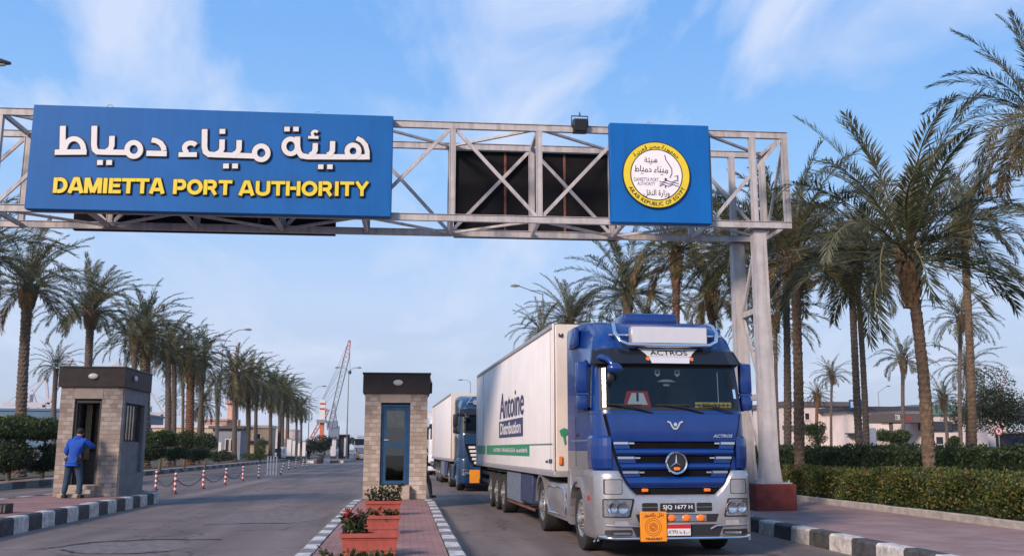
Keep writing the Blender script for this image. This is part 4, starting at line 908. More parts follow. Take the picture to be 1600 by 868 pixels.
        b.prism([(-.76, 2.31), (-.30, 2.31), (-.36, 2.56), (-.70, 2.56)], .24, .25, 'y', 0); b.prism([(-.70, 2.345), (-.36, 2.345), (-.43, 2.53), (-.62, 2.53)], .236, .2395, 'y', 1); b.box(-.545, -.51, .232, .2355, 2.40, 2.53, m=2); b.build('warning_board', ['plate_red', 'letter_white', 'letter_dark'], t, smooth=0)
        b = MB(); b.box(.42, 1.02, .22, .23, 2.295, 2.39); pp = b.build('name_plate', 'plate_yellow', t); b = MB(); put_text(b, 'LEE 3111', (.47, .217, 2.312), (1, 0, 0), (0, 0, 1), .5, .06, bold=.015); b.build('plate_lettering', 'letter_dark', pp, smooth=0)
        for x in (-.16, .17): b = MB(); b.prism([(x-.045, 2.92), (x+.045, 2.92), (x+.045, 2.84), (x, 2.80), (x-.045, 2.84)], .33, .335, 'y', 0); b.prism([(x-.015, 2.895), (x+.015, 2.895), (x+.015, 2.845), (x-.015, 2.845)], .326, .3295, 'y', 1); b.build('pennant', ['letter_white', 'letter_navy'], t, smooth=0)
        b = MB(); b.prism([(-.16, 2.72), (.16, 2.72), (.08, 2.755), (0, 2.765), (-.08, 2.755)], .38, .385, 'y'); b.box(-.05, .05, .38, .385, 2.655, 2.685); b.build('sticker', 'trailer_rail', t, smooth=0)
    else:
        b = MB(); b.tube([(-1.0, .5, 3.3), (-.7, .4, 3.72), (.7, .4, 3.72), (1.0, .5, 3.3)], .035, 8); b.tube([(-.85, .36, 3.5), (.85, .36, 3.5)], .025, 8); b.build('roof_light_bar', 'chrome', t)
        b = MB()
        for x in (-.6, -.2, .2, .6): b.cyl((x, .36, 3.5), (x, .25, 3.5), .10, n=16)
        b.build('roof_lamp', 'lamp_reflector', t)
    # --- under the cab
    b = MB(); b.box(-.45, .45, .35, 6.3, .52, .92, m=0); b.box(-1.18, 1.18, .9, 2.3, .95, 1.02); b.box(-.9, .9, 1.3, 1.6, .4, .62); b.box(-.8, .8, 5.1, 5.4, .4, .62); b.box(-.5, .5, 4.4, 5.6, .95, 1.15); b.build('chassis', 'chassis', t)
    for s in (-1, 1):
        wheel(t, s*1.22, 1.46, .515, .32, s)
        wheel(t, s*1.23, 5.25, .515, .62, s, deep=True)
        b = MB(); A = []       # front arch
        for k in range(13):
            a = PI*(k/12); A.append((1.46-.60*math.cos(a), .52+.60*math.sin(a)))
        o_ = [(p, q) for p, q in A]
        for (y0, z0), (y1, z1) in zip(A, A[1:]):
            c = Vector((1.46, .52)); e0 = Vector((y0, z0))-c; e1 = Vector((y1, z1))-c; f0 = c+e0*1.12; f1 = c+e1*1.12
            b.add([(s*1.285, y0, z0), (s*1.285, y1, z1), (s*1.275, f1.x, f1.y), (s*1.275, f0.x, f0.y), (s*.95, y0, z0), (s*.95, y1, z1), (s*.95, f1.x, f1.y), (s*.95, f0.x, f0.y)], [[0, 1, 2, 3], [0, 4, 5, 1], [3, 2, 6, 7]])
        b.build('wheel_arch', low, t, smooth=50)
        b = MB(); b.box(min(s*1.0, s*1.262), max(s*1.0, s*1.262), 2.07, 2.33, .36, 1.3, b=.02); b.box(min(s*1.0, s*1.255), max(s*1.0, s*1.255), .72, 2.3, 1.20, 1.32, b=.02)
        b.build('step_box', low, t)
        b = MB(); x0, x1 = sorted((s*.8, s*1.245)); b.box(x0, x1, 2.42, 4.55, .38, 1.02, b=.03); sk = b.build('side_skirt', 'paint_silver' if style == 'A' else paint, t)
        b = MB(); xx = s*1.247; b.tube([(xx, 2.62, .46), (xx, 4.3, .46), (xx, 4.42, .58), (xx, 4.42, .9), (xx, 4.3, .95), (xx, 2.75, .95), (xx, 2.62, .85), (xx, 2.62, .46)], .014, 6); b.box(xx-.02, xx+.02, 2.48, 2.56, .5, .75, b=.008); b.box(xx-.02, xx+.02, 2.48, 2.56, .80, .96, b=.008); b.build('skirt_trim', 'chrome' if style == 'A' else 'plastic_black', sk)
        b = MB()       # mudguard over the drive wheel
        x0, x1 = s*.62, s*1.26; N = 14
        for k in range(N):
            vs = []
            for kk in (k, k+1):
                a = PI*(.02+.96*kk/N); cy, sz = math.cos(a), math.sin(a)
                for x in (x0, x1):
                    for r_ in (.57, .63): vs.append((x, 5.25-r_*cy, .53+r_*sz))
            b.add(vs, [[0, 1, 5, 4], [2, 6, 7, 3], [1, 3, 7, 5], [0, 4, 6, 2]])
        b.build('mudguard', 'paint_silver' if style == 'A' else 'plastic_black', t, smooth=50)
    b = MB()
    for k in range(9): y = 2.75+k*.17; b.tube([(-1.05+.02*k, y, 1.05), (-1.08+.02*k, y+.02, 1.16), (-.9, y+.05, 1.22), (.4, y+.05, 1.22)], .03, 6)
    b.build('air_hose', 'chassis', t)
    if not trailer: return t
    # --- trailer, swung a little about the coupling
    TT = Matrix.Translation((0, 4.9, 0)) @ Matrix.Rotation(tr_rot, 4, 'Z') @ Matrix.Translation((0, -4.9, 0))
    def TB(): b = MB(); b.T = TT; return b
    t0, t1, tw, tz0, tz1 = 3.50, 17.0, 1.285, 1.24, 4.06
    b = TB(); b.box(-tw+.005, tw-.005, t0+.02, t1, tz0, tz1-.02, b=.03); body = b.build('trailer_body', 'trailer_white', t)
    b = TB()
    for s in (-1, 1):
        b = TB(); b.box(s*tw-.035, s*tw+.012, t0-.012, t0+.06, tz0-.02, tz1+.0, b=.02); b.build('corner_post', 'trailer_cream', body)
        b = TB(); b.box(s*tw-.02, s*tw+.010, t1-.12, t1+.012, tz0-.02, tz1, b=.01); b.build('corner_post', 'trailer_cream', body)
    b = TB(); b.box(-tw+.04, tw-.04, t0-.004, t0+.018, tz0, tz1-.015); b.build('front_wall', 'trailer_cream', body)
    b = TB(); b.box(-tw-.018, tw+.018, t0, t1, 1.13, tz0+.0, b=.012); b.build('floor_rail', 'trailer_rail', body)
    b = TB()
    for s in (-1, 1): b.box(s*tw-.03, s*tw+.014, t0+.061, t1-.121, tz1-.07, tz1+.008, b=.008)
    b.build('roof_rail', 'trailer_rail', body)
    b = TB(); xs = -tw-.001
    for s in (-1, 1):
        for y in ([t0+.42] if s < 0 else [t0+.42]): b.box(s*tw-.004, s*tw+.008, y-.012, y+.012, tz0+.02, tz1-.08)
        b.box(s*tw-.004, s*tw+.006, t1-1.75, t1-1.735, tz0+.02, tz1-.08)
    b.build('panel_seam', 'trailer_rail', body)
    if letters:
        Q = -tw-.006
        def side_text(s_, y_far, y_near, z0, z1, mat, name, bold=0, shear=0, sp=1., rise=0.):
            b = TB(); put_text(b, s_, (Q-.006, y_far, z0), (0, -1, rise), (0, 0, 1), y_far-y_near, z1-z0, bold, shear, sp); b.build(name, mat, body, smooth=0)
        oy = 14.62
        side_text('Antoine', 25.95-oy, 21.85-oy, 2.44, 3.12, 'letter_navy', 'side_lettering', .004, .12)
        b = TB(); b.box(Q, Q+.004, 22.0-oy, 26.1-oy, 1.95, 2.38); b.build('blue_panel', 'letter_navy', body, smooth=0)
        side_text('Distribution', 25.8-oy, 22.25-oy, 2.02, 2.33, 'letter_white', 'side_lettering', .03)
        b = TB(); b.box(Q, Q+.004, 21.1-oy, 28.9-oy, 1.50, 1.76); b.box(Q, Q+.004, 29.3-oy, t1-.13, 1.50, 1.76); b.box(Q, Q+.004, 18.40-oy, 21.1-oy, 1.735, 1.76); b.build('green_band', 'green_band', body, smooth=0)
        side_text('ANTOINE 1 900-ANG-LE-ILA  eu.antdistrib', 27.2-oy, 21.3-oy, 1.575, 1.68, 'letter_white', 'side_lettering', .03)
        b = TB(); b.box(Q, Q+.004, 18.42-oy, 18.75-oy, 1.38, 1.46, m=0); b.box(Q, Q+.003, 18.85-oy, 19.1-oy, 1.385, 1.43, m=0); b.build('approval_mark', 'letter_navy', body, smooth=0)
        b = TB()     # small emblem and lamp on the front wall
        b.prism([(-1.20, 2.0), (-1.11, 2.05), (-1.03, 2.02), (-1.04, 1.93), (-1.09, 1.90), (-1.07, 1.76), (-1.10, 1.73), (-1.13, 1.88), (-1.17, 1.90)], t0-.02, t0-.008, 'y'); b.build('front_emblem', 'green_band', body, smooth=0)
        b = TB(); b.box(-1.22, -1.15, t0-.05, t0-.013, 1.36, 1.52, b=.01); b.build('marker_lamp', 'amber', body)
        b = TB(); b.tube([(-1.2, t0-.02, 3.86), (-1.16, t0-.04, 3.80), (-1.12, t0-.02, 3.86)], .015, 5); b.tube([(-1.2, t0-.02, 3.82), (-1.12, t0-.02, 3.82)], .02, 5); b.build('hook', 'chassis', body)
    b = TB(); b.box(-.5, .5, 4.0, 16.9, .9, 1.128); b.box(-1.2, 1.2, 16.6, 16.98, .55, .70); b.box(-1.18, -.6, 16.75, 16.99, .70, 1.12, m=0); b.box(.6, 1.18, 16.75, 16.99, .70, 1.12)
    for s in (-1, 1): b.box(s*.8-.06, s*.8+.06, 6.05, 6.2, .3, 1.12); b.box(s*1.12-.02, s*1.12+.02, 14.6, 16.6, .62, .74); b.box(s*1.12-.02, s*1.12+.02, 14.6, 16.6, .88, .98)
    b.build('trailer_frame', 'chassis', t)
    for s in (-1, 1):
        x0, x1 = sorted((s*.55, s*1.23))
        b = TB(); b.box(x0, x1, 8.15, 10.35, .40, 1.10, b=.02); b.build('tool_box', 'box_greyblue', t)
        b = TB(); b.box(x0, x1, 6.45, 8.11, .46, 1.10, b=.02); b.build('tool_box', 'box_blue', t)
        b = TB(); b.box(s*1.20-.015, s*1.20+.015, 6.3, 10.35, .33, .38); b.build('side_guard', 'steel_rust', t)
        b = TB(); b.box(min(s*.6, s*1.22), max(s*.6, s*1.22), 10.42, 14.6, 1.06, 1.12); b.build('mudguard', 'chassis', t)
    for yy in (11.05, 12.4, 13.75):
        for s in (-1, 1): p = TT @ Vector((s*1.24, yy, 0)); wheel(t, p.x, p.y, .50, .40, s, deep=False)
    return t
truck('articulated_truck', 'blue and silver lorry cab in front pulling white lettered trailer, first in the queue', (4.20, 14.62, 0), R(1.5), 'paint_blue', 'paint_silver', 'A', tr_rot=R(.57))
truck('articulated_truck', 'dark teal lorry with plain white trailer, second in the queue behind the lettered one', (3.38, 38.0, 0), R(1.9), 'paint_teal', 'paint_teal', 'B', letters=False)
truck('articulated_truck', 'white lorry with white trailer, third in the queue, half hidden by the teal one', (2.75, 61.5, 0), R(1.9), 'paint_white', 'paint_white', 'B', letters=False)
truck('articulated_truck', 'white lorry far down the road coming past the striped far island', (-6.75, 152.0, 0), R(.5), 'paint_white', 'paint_white', 'B', letters=False)

# ================================================================== GUARD BOOTHS
def booth(name, label, loc, w_, dp, h, door, door_open, plain_side):
    """loc: front left foot. door = (x0, x1, sill, top)"""
    t = thing(name, label, 'guard booth', loc); x0, x1, zs, zt = door; tk = .26
    b = MB()
    b.box(0, x0, 0, tk, 0, h); b.box(x1, w_, 0, tk, 0, h); b.box(x0, x1, 0, tk, 0, zs-.01)
    if plain_side: b.box(0, tk, tk, dp, 0, h)
    else: b.box(0, tk, tk, dp, 0, h); b.box(w_-tk, w_, tk, dp, 0, h)
    b.box(tk, w_-tk, dp-tk, dp, 0, h); b.build('wall', 'booth_stone', t, smooth=0)
    b = MB(); b.box(x0-.02, x1+.02, -.012, tk-.02, zt+.05, h-.001); b.build('lintel', 'plaster_tan', t, smooth=0)
    if plain_side:       # plastered side with a barred window in a tall niche
        b = MB(); X0, X1 = w_-tk, w_+.005; wy0, wy1, wz0, wz1 = .35, dp-.35, 1.55, h-.42
        b.box(X0, X1, tk+.001, wy0, 0, h-.001); b.box(X0, X1, wy1, dp, 0, h-.001); b.box(X0, X1-.10, wy0, wy1, .62, wz0); b.box(X0, X1, wy0, wy1, 0, .62); b.box(X0, X1, wy0, wy1, wz1, h-.001); b.build('side_wall', 'plaster_grey', t, smooth=0)
        b = MB(); b.box(X1-.2, X1-.14, wy0, wy1, wz0, wz1, m=0); wn_ = b.build('window', 'door_dark', t)
        b = MB(); b.box(X1-.139, X1-.135, wy0+.06, wy1-.06, wz0+.06, wz1-.06); b.build('pane', 'window_dark', wn_)
        b = MB()
        for k in range(7): y = wy0+.1+k*(wy1-wy0-.2)/6; b.cyl((X1-.08, y, wz0), (X1-.08, y, wz1), .012, n=6)
        b.build('window_bars', 'door_dark', wn_)
    # door frame, door, inside
    fm = 'door_dark' if plain_side else 'door_blue'
    b = MB(); b.box(x0+.002, x0+.07, .06, .16, zs, zt); b.box(x1-.07, x1-.002, .06, .16, zs, zt); b.box(x0+.07, x1-.07, .06, .16, zt-.07, zt); b.build('door_frame', fm, t, smooth=0)
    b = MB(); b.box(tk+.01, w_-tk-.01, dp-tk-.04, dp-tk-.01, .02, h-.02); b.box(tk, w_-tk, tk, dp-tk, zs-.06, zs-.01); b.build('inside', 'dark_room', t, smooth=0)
    if not door_open:
        d = MB(); a, c = x0+.075, x1-.075
        d.box(a, a+.09, .08, .13, zs+.01, zt-.08); d.box(c-.09, c, .08, .13, zs+.01, zt-.08)
        zm = zs+.62*(zt-zs)*.75
        for z0, z1 in ((zs+.01, zs+.11), (zm, zm+.12), (zt-.17, zt-.08)): d.box(a+.09, c-.09, .08, .13, z0, z1)
        dr = d.build('door', fm, t, smooth=0)
        b = MB(); b.box(a+.091, c-.091, .10, .106, zs+.111, zm-.001); b.build('pane', 'booth_glass', dr, smooth=0)
        b = MB(); b.box(a+.091, c-.091, .10, .106, zm+.121, zt-.171); b.build('pane', 'booth_glass', dr, smooth=0)
        b = MB(); b.cyl((a+.05, .08, zm+.2), (a+.05, .03, zm+.2), .015, n=8); b.box(a+.03, a+.15, .02, .04, zm+.19, zm+.215); b.build('handle', 'chrome', dr)
        for u0, u1, m_ in ((a+.08, a+.33, 'curtain'), (c-.34, c-.08, 'curtain')):
            b = MB(); n = 14; pts = [(u0+(u1-u0)*k/n, .165+.02*math.sin(k*2.1)) for k in range(n+1)]
            b.add([(x, y, z) for z in (zm+.55, zt-.12) for x, y in pts], [[k, k+1, n+2+k, n+1+k] for k in range(n)]); b.build('curtain', m_, t, recalc=False)
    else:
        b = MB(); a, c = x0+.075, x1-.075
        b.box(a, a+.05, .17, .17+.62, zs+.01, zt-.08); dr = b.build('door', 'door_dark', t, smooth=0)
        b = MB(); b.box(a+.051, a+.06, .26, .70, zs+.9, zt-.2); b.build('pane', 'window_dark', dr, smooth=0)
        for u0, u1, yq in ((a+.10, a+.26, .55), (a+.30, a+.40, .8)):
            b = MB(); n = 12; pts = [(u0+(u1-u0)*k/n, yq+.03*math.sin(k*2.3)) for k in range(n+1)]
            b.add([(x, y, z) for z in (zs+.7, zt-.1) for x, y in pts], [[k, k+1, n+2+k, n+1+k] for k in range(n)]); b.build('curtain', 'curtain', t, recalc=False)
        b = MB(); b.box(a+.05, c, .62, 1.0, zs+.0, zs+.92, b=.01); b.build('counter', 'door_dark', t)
    # steps
    b = MB(); k = 3 if plain_side else 2
    for i in range(k):
        z1 = (zs-.02)*(k-i)/(k); b.box(x0-.04, x1+.02, -.26*(i+1)*.9, -.004-.26*i*.9, 0, z1, b=.012)
    b.build('step', 'plaster_tan', t)
    # roof with a tall fascia
    b = MB(); o = .07; b.box(-o, w_+o, -o-.02, dp+o, h+.002, h+.56, b=.012); rf = b.build('roof', 'fascia_brown', t)
    b = MB(); b.box(-o-.02, w_+o+.02, -o-.04, dp+o+.02, h+.562, h+.60); b.build('coping', 'door_dark', rf, smooth=0)
    for px_, fx_ in ((w_*.52, 0), (w_+o, 1)):
        b = MB()
        if not fx_: b.ell((px_, -o-.05, h+.31), (.14, .05, .085), 14, 8)
        else: b.ell((px_+.04, .8, h+.31), (.05, .12, .085), 12, 8)
        b.build('wall_lamp', 'lamp_white', t)
    return t
booth('guard_booth', 'stone clad guard booth with blue glazed door on the middle island behind planters', (-1.17, 27.68, KZ-.012), 1.79, 2.0, 2.97, (.46, 1.30, .40, 2.66), False, False)
bt = booth('guard_booth', 'stone clad guard booth with open door on the left island, a man at it', (-9.93, 28.75, LZ-.012), 1.73, 2.75, 3.10, (.40, 1.16, .34, 2.72), True, True)
cc = thing('camera_bracket', 'small dark security camera on the right edge of the middle booth roof', 'camera', (.62, 27.75, 3.55)); b = MB(); b.box(.075, .13, -.05, .25, -.30, .02, b=.01); b.cyl((.0, .0, .05), (.11, 0, .05), .02, n=8); b.build('housing', 'plastic_black', cc)
b = MB(); b.ell((.05, -.02, .1), (.05, .05, .05), 10, 8); b.build('dome', 'lamp_white', cc)

# ================================================================== PLANTERS
def planter(loc, label):
    t = thing('planter', label, 'planter', loc, 0, 'terracotta planters in front of the middle booth'); w_, d_, h_ = .78, .30, .29
    def frus(z0, z1, a0, a1, b0, b1, m=None): return [(-a0, -b0, z0), (a0, -b0, z0), (a0, b0, z0), (-a0, b0, z0), (-a1, -b1, z1), (a1, -b1, z1), (a1, b1, z1), (-a1, b1, z1)]
    Q = [[0, 1, 5, 4], [1, 2, 6, 5], [2, 3, 7, 6], [3, 0, 4, 7]]
    b = MB(); b.add(frus(.0, .24, .335, .37, .115, .14), Q+[[3, 2, 1, 0]])
    for z in (.06, .2): b.add(frus(z, z+.012, .348+.03*z, .352+.03*z, .126+.06*z, .13+.06*z), Q)
    b.build('trough', 'terracotta', t, smooth=0)
    b = MB(); b.add(frus(.235, .29, .392, .395, .158, .16), Q+[[3, 2, 1, 0]]); b.add(frus(.22, .29, .36, .365, .13, .135), [[f[3], f[2], f[1], f[0]] for f in Q]); b.add([(-.395, -.16, .29), (.395, -.16, .29), (.395, .16, .29), (-.395, .16, .29), (-.365, -.135, .29), (.365, -.135, .29), (.365, .135, .29), (-.365, .135, .29)], [[0, 1, 5, 4], [1, 2, 6, 5], [2, 3, 7, 6], [3, 0, 4, 7]]); b.build('rim', 'terracotta', t, smooth=0, recalc=False)
    b = MB(); b.add([(-.37, -.14, .25), (.37, -.14, .25), (.37, .14, .25), (-.37, .14, .25)], [[0, 1, 2, 3]]); b.build('soil', 'soil', t, smooth=0)
def plant(loc, label, n, h, spread, seed, wts, flowers=0, fm='flower_red', cat='plant'):
    rs = np.random.RandomState(seed); t = thing('potted_plant', label, cat, loc, 0, 'plants in the terracotta planters'); b = MB(); P = []; tops = []
    for i in range(n):
        x, y = rs.uniform(-spread, spread), rs.uniform(-.08, .08); hh = h*rs.uniform(.55, 1.1); lx, ly = rs.normal(0, .05, 2); pts = [(x+lx*q*q, y+ly*q*q, hh*q) for q in (0, .33, .66, 1)]; b.tube(pts, [.006, .005, .004, .002], 4); tops.append(pts[-1])
        for q in np.linspace(.15, 1, 12): P += [(x+lx*q*q, y+ly*q*q, hh*q)]*3
    b.build('stems', 'bark', t, smooth=0); P = np.array(P)+rs.normal(0, .012, (len(P), 3)); V, F = leaves(P, .075, rs, .2, .5); np_mesh('leaves', V, F, ['hedge_dark', 'hedge_mid', 'tree_brown', 'frond_dry'], pick(rs, len(P), wts), t)
    if flowers:
        Q = []
        for k in range(flowers): c = np.array(tops[k % len(tops)]); Q.append(c+rs.normal(0, .022, (34, 3)))
        Q = np.concatenate(Q); V, F = leaves(Q, .035, rs, .3, .9); np_mesh('flowers', V, F, fm, None, t)
PY = (9.95, 13.1, 16.5, 21.0)
for y, lb in zip(PY, ('terracotta planter nearest the camera, its rim cut by the bottom edge', 'terracotta planter second from the camera, showing its full front side', 'terracotta planter third from the camera, behind the red flowers', 'terracotta planter farthest from the camera, nearest the middle booth')): planter((-.44, y, KZ), lb)
plant((-.44, 9.95, KZ+.25), 'thin dry grassy plant in the nearest terracotta planter', 9, .11, .33, 1, (3, 3, 2, 2))
plant((-.62, 13.15, KZ+.25), 'leafy plant with red and white flowers in the second terracotta planter', 8, .34, .16, 2, (2, 4, 1, 0), 4)
plant((-.34, 16.5, KZ+.25), 'sparse plant with small leaves in the third terracotta planter', 6, .14, .25, 3, (3, 3, 2, 1))
plant((-.42, 21.0, KZ+.25), 'dark bushy plant in the farthest terracotta planter by the booth steps', 16, .34, .33, 4, (6, 2, 2, 0))

# ================================================================== BOLLARDS, CHAINS, BARRIER
def bollard(x, y, label, cols, tilt=0, h=.76):
    t = thing('bollard', label, 'bollard', (x, y, 0), 0, 'striped bollards along the carriageway'); t.rotation_euler = (0, tilt, 0)
    b = MB(); n = 7; z = .05
    for k in range(n): z1 = .05+(h-.10)*(k+1)/n; b.cyl((0, 0, z), (0, 0, z1), .047, n=12, m=k % 2, caps=False); z = z1
    b.build('post', cols, t); b = MB(); b.cyl((0, 0, 0), (0, 0, .05), .11, .09, n=14); b.build('foot', 'plastic_black', t); b = MB(); b.lathe([(.047, h-.05), (.053, h-.03), (.044, h), (.0, h+.03)], (0, 0, 0), 'z', 12); b.build('cap', 'letter_white', t)
RW = ['bollard_red', 'bollard_white']; BWh = ['kerb_black', 'bollard_white']
bl = [(243, 765, RW, 0), (273, 771, RW, 0), (317, 763, RW, 0), (351, 757, RW, .06), (379, 751, RW, 0), (404, 747, BWh, 0), (438, 741, BWh, .25), (451, 733.5, BWh, 0), (462, 731, BWh, 0), (473, 730, BWh, .05), (479, 729.5, BWh, 0)]
ordn = ['first', 'second', 'third', 'fourth', 'fifth', 'sixth', 'seventh', 'eighth', 'ninth', 'tenth', 'eleventh']; BP = []
for (px, py, c, tl), o in zip(bl, ordn):
    d = _ray(px, py); k = -CAM_H/d.z; BP.append((d.x*k, d.y*k))
    bollard(d.x*k, d.y*k, f"{'red' if c is RW else 'black'} and white bollard, {o} from the left booth" + (', leaning' if tl > .2 else ''), c, tl)
for i, o in ((0, 'first'), (1, 'second'), (2, 'third'), (3, 'fourth')):
    (xa, ya), (xb, yb_) = BP[i], BP[i+1]; t = thing('chain', f'dark sagging chain, {o} span of bollards from the left booth', 'chain', (xa, ya, 0), 0, 'chains between the bollards'); b = MB()
    b.tube([((xb-xa)*q, (yb_-ya)*q, .58-.36*4*q*(1-q)) for q in [k/16 for k in range(17)]], .018, 5); b.build('links', 'chassis', t)
d = _ray(425, 743); k = -CAM_H/d.z
t = thing('barrier', 'pale slatted barrier standing on the road beyond the bollards', 'barrier', (d.x*k, d.y*k, 0)); b = MB()
for x in (-.3, -.12, .06, .24): b.box(x-.035, x+.035, -.03, .03, .1, 1.22)
b.build('slats', 'bollard_white', t, smooth=0); b = MB(); b.box(-.42, .36, -.06, .06, .9, .96); b.box(-.42, .36, -.05, .05, .35, .41); b.box(-.45, .42, -.3, .3, 0, .07); b.build('frame', 'galv', t, smooth=0)

# ================================================================== PALMS
def crown_mesh(seed, nf=42, L_=3.3, nl=30, lw=.030, wind=(0, 0), droop=(40, 85), emin=-28, dry=.10):
    rs = np.random.RandomState(seed); V = []; F = []; MI = []; nv = 0
    for i in range(nf):
        f = i/(nf-1); az = i*2.39996+rs.normal(0, .18); e0 = R(84-(84-emin)*f**.85+rs.normal(0, 5)); dr = R(droop[0]+(droop[1]-droop[0])*min(1, f*1.5)+rs.normal(0, 8))*(1 if f < .75 else .75)
        ln_ = L_*(.72+.32*math.sin(PI*min(1, .25+f*.75)))*rs.uniform(.88, 1.1); ns = 12; p = np.array([.10*math.cos(az), .10*math.sin(az), .25*(1-f)]); pts = [p]; ts = []
        curl = rs.normal(0, .25)
        for k in range(ns):
            t = (k+.5)/ns; e = e0-dr*t**1.4; a = az+curl*t*t; d = np.array([math.cos(e)*math.cos(a), math.cos(e)*math.sin(a), math.sin(e)])+np.array([wind[0], wind[1], 0])*t*t; d /= np.linalg.norm(d); ts.append(d); p = p+d*ln_/ns; pts.append(p)
        pts = np.array(pts); ts.append(ts[-1]); ts = np.array(ts)
        mi = 3 if f > .90 and rs.rand() < dry*6 else int(rs.choice([0, 1, 2, 4], p=[.34, .30, .20, .16])) if f > .2 else int(rs.choice([0, 2, 1], p=[.4, .4, .2]))
        # rachis
        S = np.cross(ts, [0, 0, 1.0]); S /= np.linalg.norm(S, axis=1)[:, None]+1e-9; N = np.cross(S, ts)
        r = np.linspace(.032, .005, ns+1)[:, None]
        ring = np.stack([pts+S*r, pts+N*r*.6, pts-S*r], 1).reshape(-1, 3); V.append(ring)
        for k in range(ns):
            for j in range(2): F.append([nv+3*k+j, nv+3*k+j+1, nv+3*k+3+j+1, nv+3*k+3+j]); MI.append(5)
            F.append([nv+3*k+2, nv+3*k, nv+3*k+3, nv+3*k+5]); MI.append(5)
        nv += len(ring)
        # leaflets
        t = np.linspace(.13, .995, nl); idx = t*ns; k0 = np.minimum(idx.astype(int), ns-1); fr = (idx-k0)[:, None]
        P = pts[k0]*(1-fr)+pts[k0+1]*fr; T = ts[k0]*(1-fr)+ts[k0+1]*fr; Sx = S[k0]; Nx = N[k0]
        ll = (.50*L_/3.3*np.clip(np.sin(PI*(.16+.74*t)), .2, 1)**.7)[:, None]
        for sd_ in (-1, 1):
            ang = R(38)+R(28)*t[:, None]+rs.normal(0, .10, (nl, 1)); v = .45-.25*t[:, None]+rs.normal(0, .16, (nl, 1))
            d = Sx*sd_*np.cos(ang)+T*np.sin(ang)+Nx*v; d /= np.linalg.norm(d, axis=1)[:, None]; l = ll*rs.uniform(.8, 1.1, (nl, 1)); wv = np.cross(d, Nx+rs.normal(0, .35, (nl, 3))); wv /= np.linalg.norm(wv, axis=1)[:, None]
            tip = P+d*l+np.array([0, 0, -1])*l*.14+np.array([wind[0], wind[1], 0])*l*.3; mid = P+d*l*.42
            q = np.stack([P, mid+wv*lw*.5, tip, mid-wv*lw*.5], 1); V.append(q.reshape(-1, 3)); F += (np.arange(nl*4).reshape(nl, 4)+nv).tolist(); MI += [mi]*nl; nv += nl*4
    return np_mesh('crown', np.concatenate(V), np.array(F), ['frond_green', 'frond_grey', 'frond_olive', 'frond_dry', 'frond_dark', 'rachis'], MI, 'mesh')
NEAR = [crown_mesh(11, 50, 3.3, 74, .030, (.35, 0), emin=-8, dry=0), crown_mesh(12, 48, 3.3, 74, .030, (.25, .1), emin=-16, dry=.05), crown_mesh(13, 52, 3.3, 74, .030, (.3, -.1), emin=-32), crown_mesh(14, 50, 3.3, 74, .030, (.2, 0), emin=-20)]
FAR = [crown_mesh(21, 40, 3.3, 26, .055, (.15, 0)), crown_mesh(22, 38, 3.3, 26, .055, (.2, 0), emin=-35), crown_mesh(23, 42, 3.3, 26, .055, (.05, 0)), crown_mesh(24, 36, 3.3, 24, .06, (.2, .05), emin=-15)]
BUSHY = [crown_mesh(31, 56, 3.3, 28, .06, (.12, 0), emin=-62, dry=.15), crown_mesh(32, 58, 3.3, 28, .06, (.1, 0), emin=-55, dry=.1)]
def palm(base, top, rad, label, group, crown, r0=.23, mat='trunk', rz=None, boots=True, bulge=1.0):
    """base and top: points at the foot and at the crown's root"""
    base, top = Vector(base), Vector(top); H_ = (top-base).z; t = thing('palm_tree', label, 'palm tree', base, 0, group); n = 10; step = .16 if r0 < .3 else .2; K = max(8, int(H_/step)); vs = []; fs = []
    bend = Vector((rnd.uniform(-.12, .12), rnd.uniform(-.1, .1), 0)); rel = top-base
    for k in range(2*K+1):
        f = k/(2*K); c = rel*f+bend*math.sin(PI*f); r = r0*(1.28-.42*min(1, f*9) if f < .11 else .86+.05*math.sin(f*7))*(1.0 if k % 2 else .89); ph = (k//2)*.31
        for i in range(n): a = 2*PI*i/n+ph; rr = r*(1+rnd.uniform(-.05, .05)); vs.append(c+Vector((rr*math.cos(a), rr*math.sin(a), rnd.uniform(-.02, .02))))
    for k in range(2*K):
        for i in range(n): fs.append([k*n+i, k*n+(i+1) % n, (k+1)*n+(i+1) % n, (k+1)*n+i])
    b = MB(); b.add(vs, fs); b.build('trunk', mat, t, smooth=0, recalc=False)
    if boots:        # cut frond bases below the crown
        b = MB(); hb = .9*bulge
        b.lathe([(r0*.88, -hb), (r0*1.25, -hb*.55), (r0*1.5, -hb*.1), (r0*1.15, .15), (r0*.5, .45)], (0, 0, 0), 'z', 12)
        for k in range(72):
            a = k*2.4; z = -hb+hb*1.25*k/64; rr = r0*(.9+.5*(k/64)); d = Vector((math.cos(a), math.sin(a), 0)); q = Vector((-math.sin(a), math.cos(a), 0))*.055; p = d*rr+Vector((0, 0, z)); e = d*(rr+.10+.10*k/64)+Vector((0, 0, z+.20+.12*k/64))
            b.add([p-q, p+q, e+q*.5, e-q*.5, p+d*.05-Vector((0, 0, .04))], [[0, 1, 2, 3], [0, 3, 4], [1, 4, 2], [4, 3, 2]])
        b.v = [v+rel for v in b.v]; b.build('frond_bases', 'boots' if mat != 'trunk_grey' else 'trunk', t, smooth=0, recalc=False)
    c = link('crown', crown, t); c.location = rel; c.rotation_euler = (rnd.uniform(-.10, .10), rnd.uniform(-.08, .14), rnd.uniform(-.6, .6) if rz is None else rz); k = rad/3.3; c.scale = (k, k, k); return t
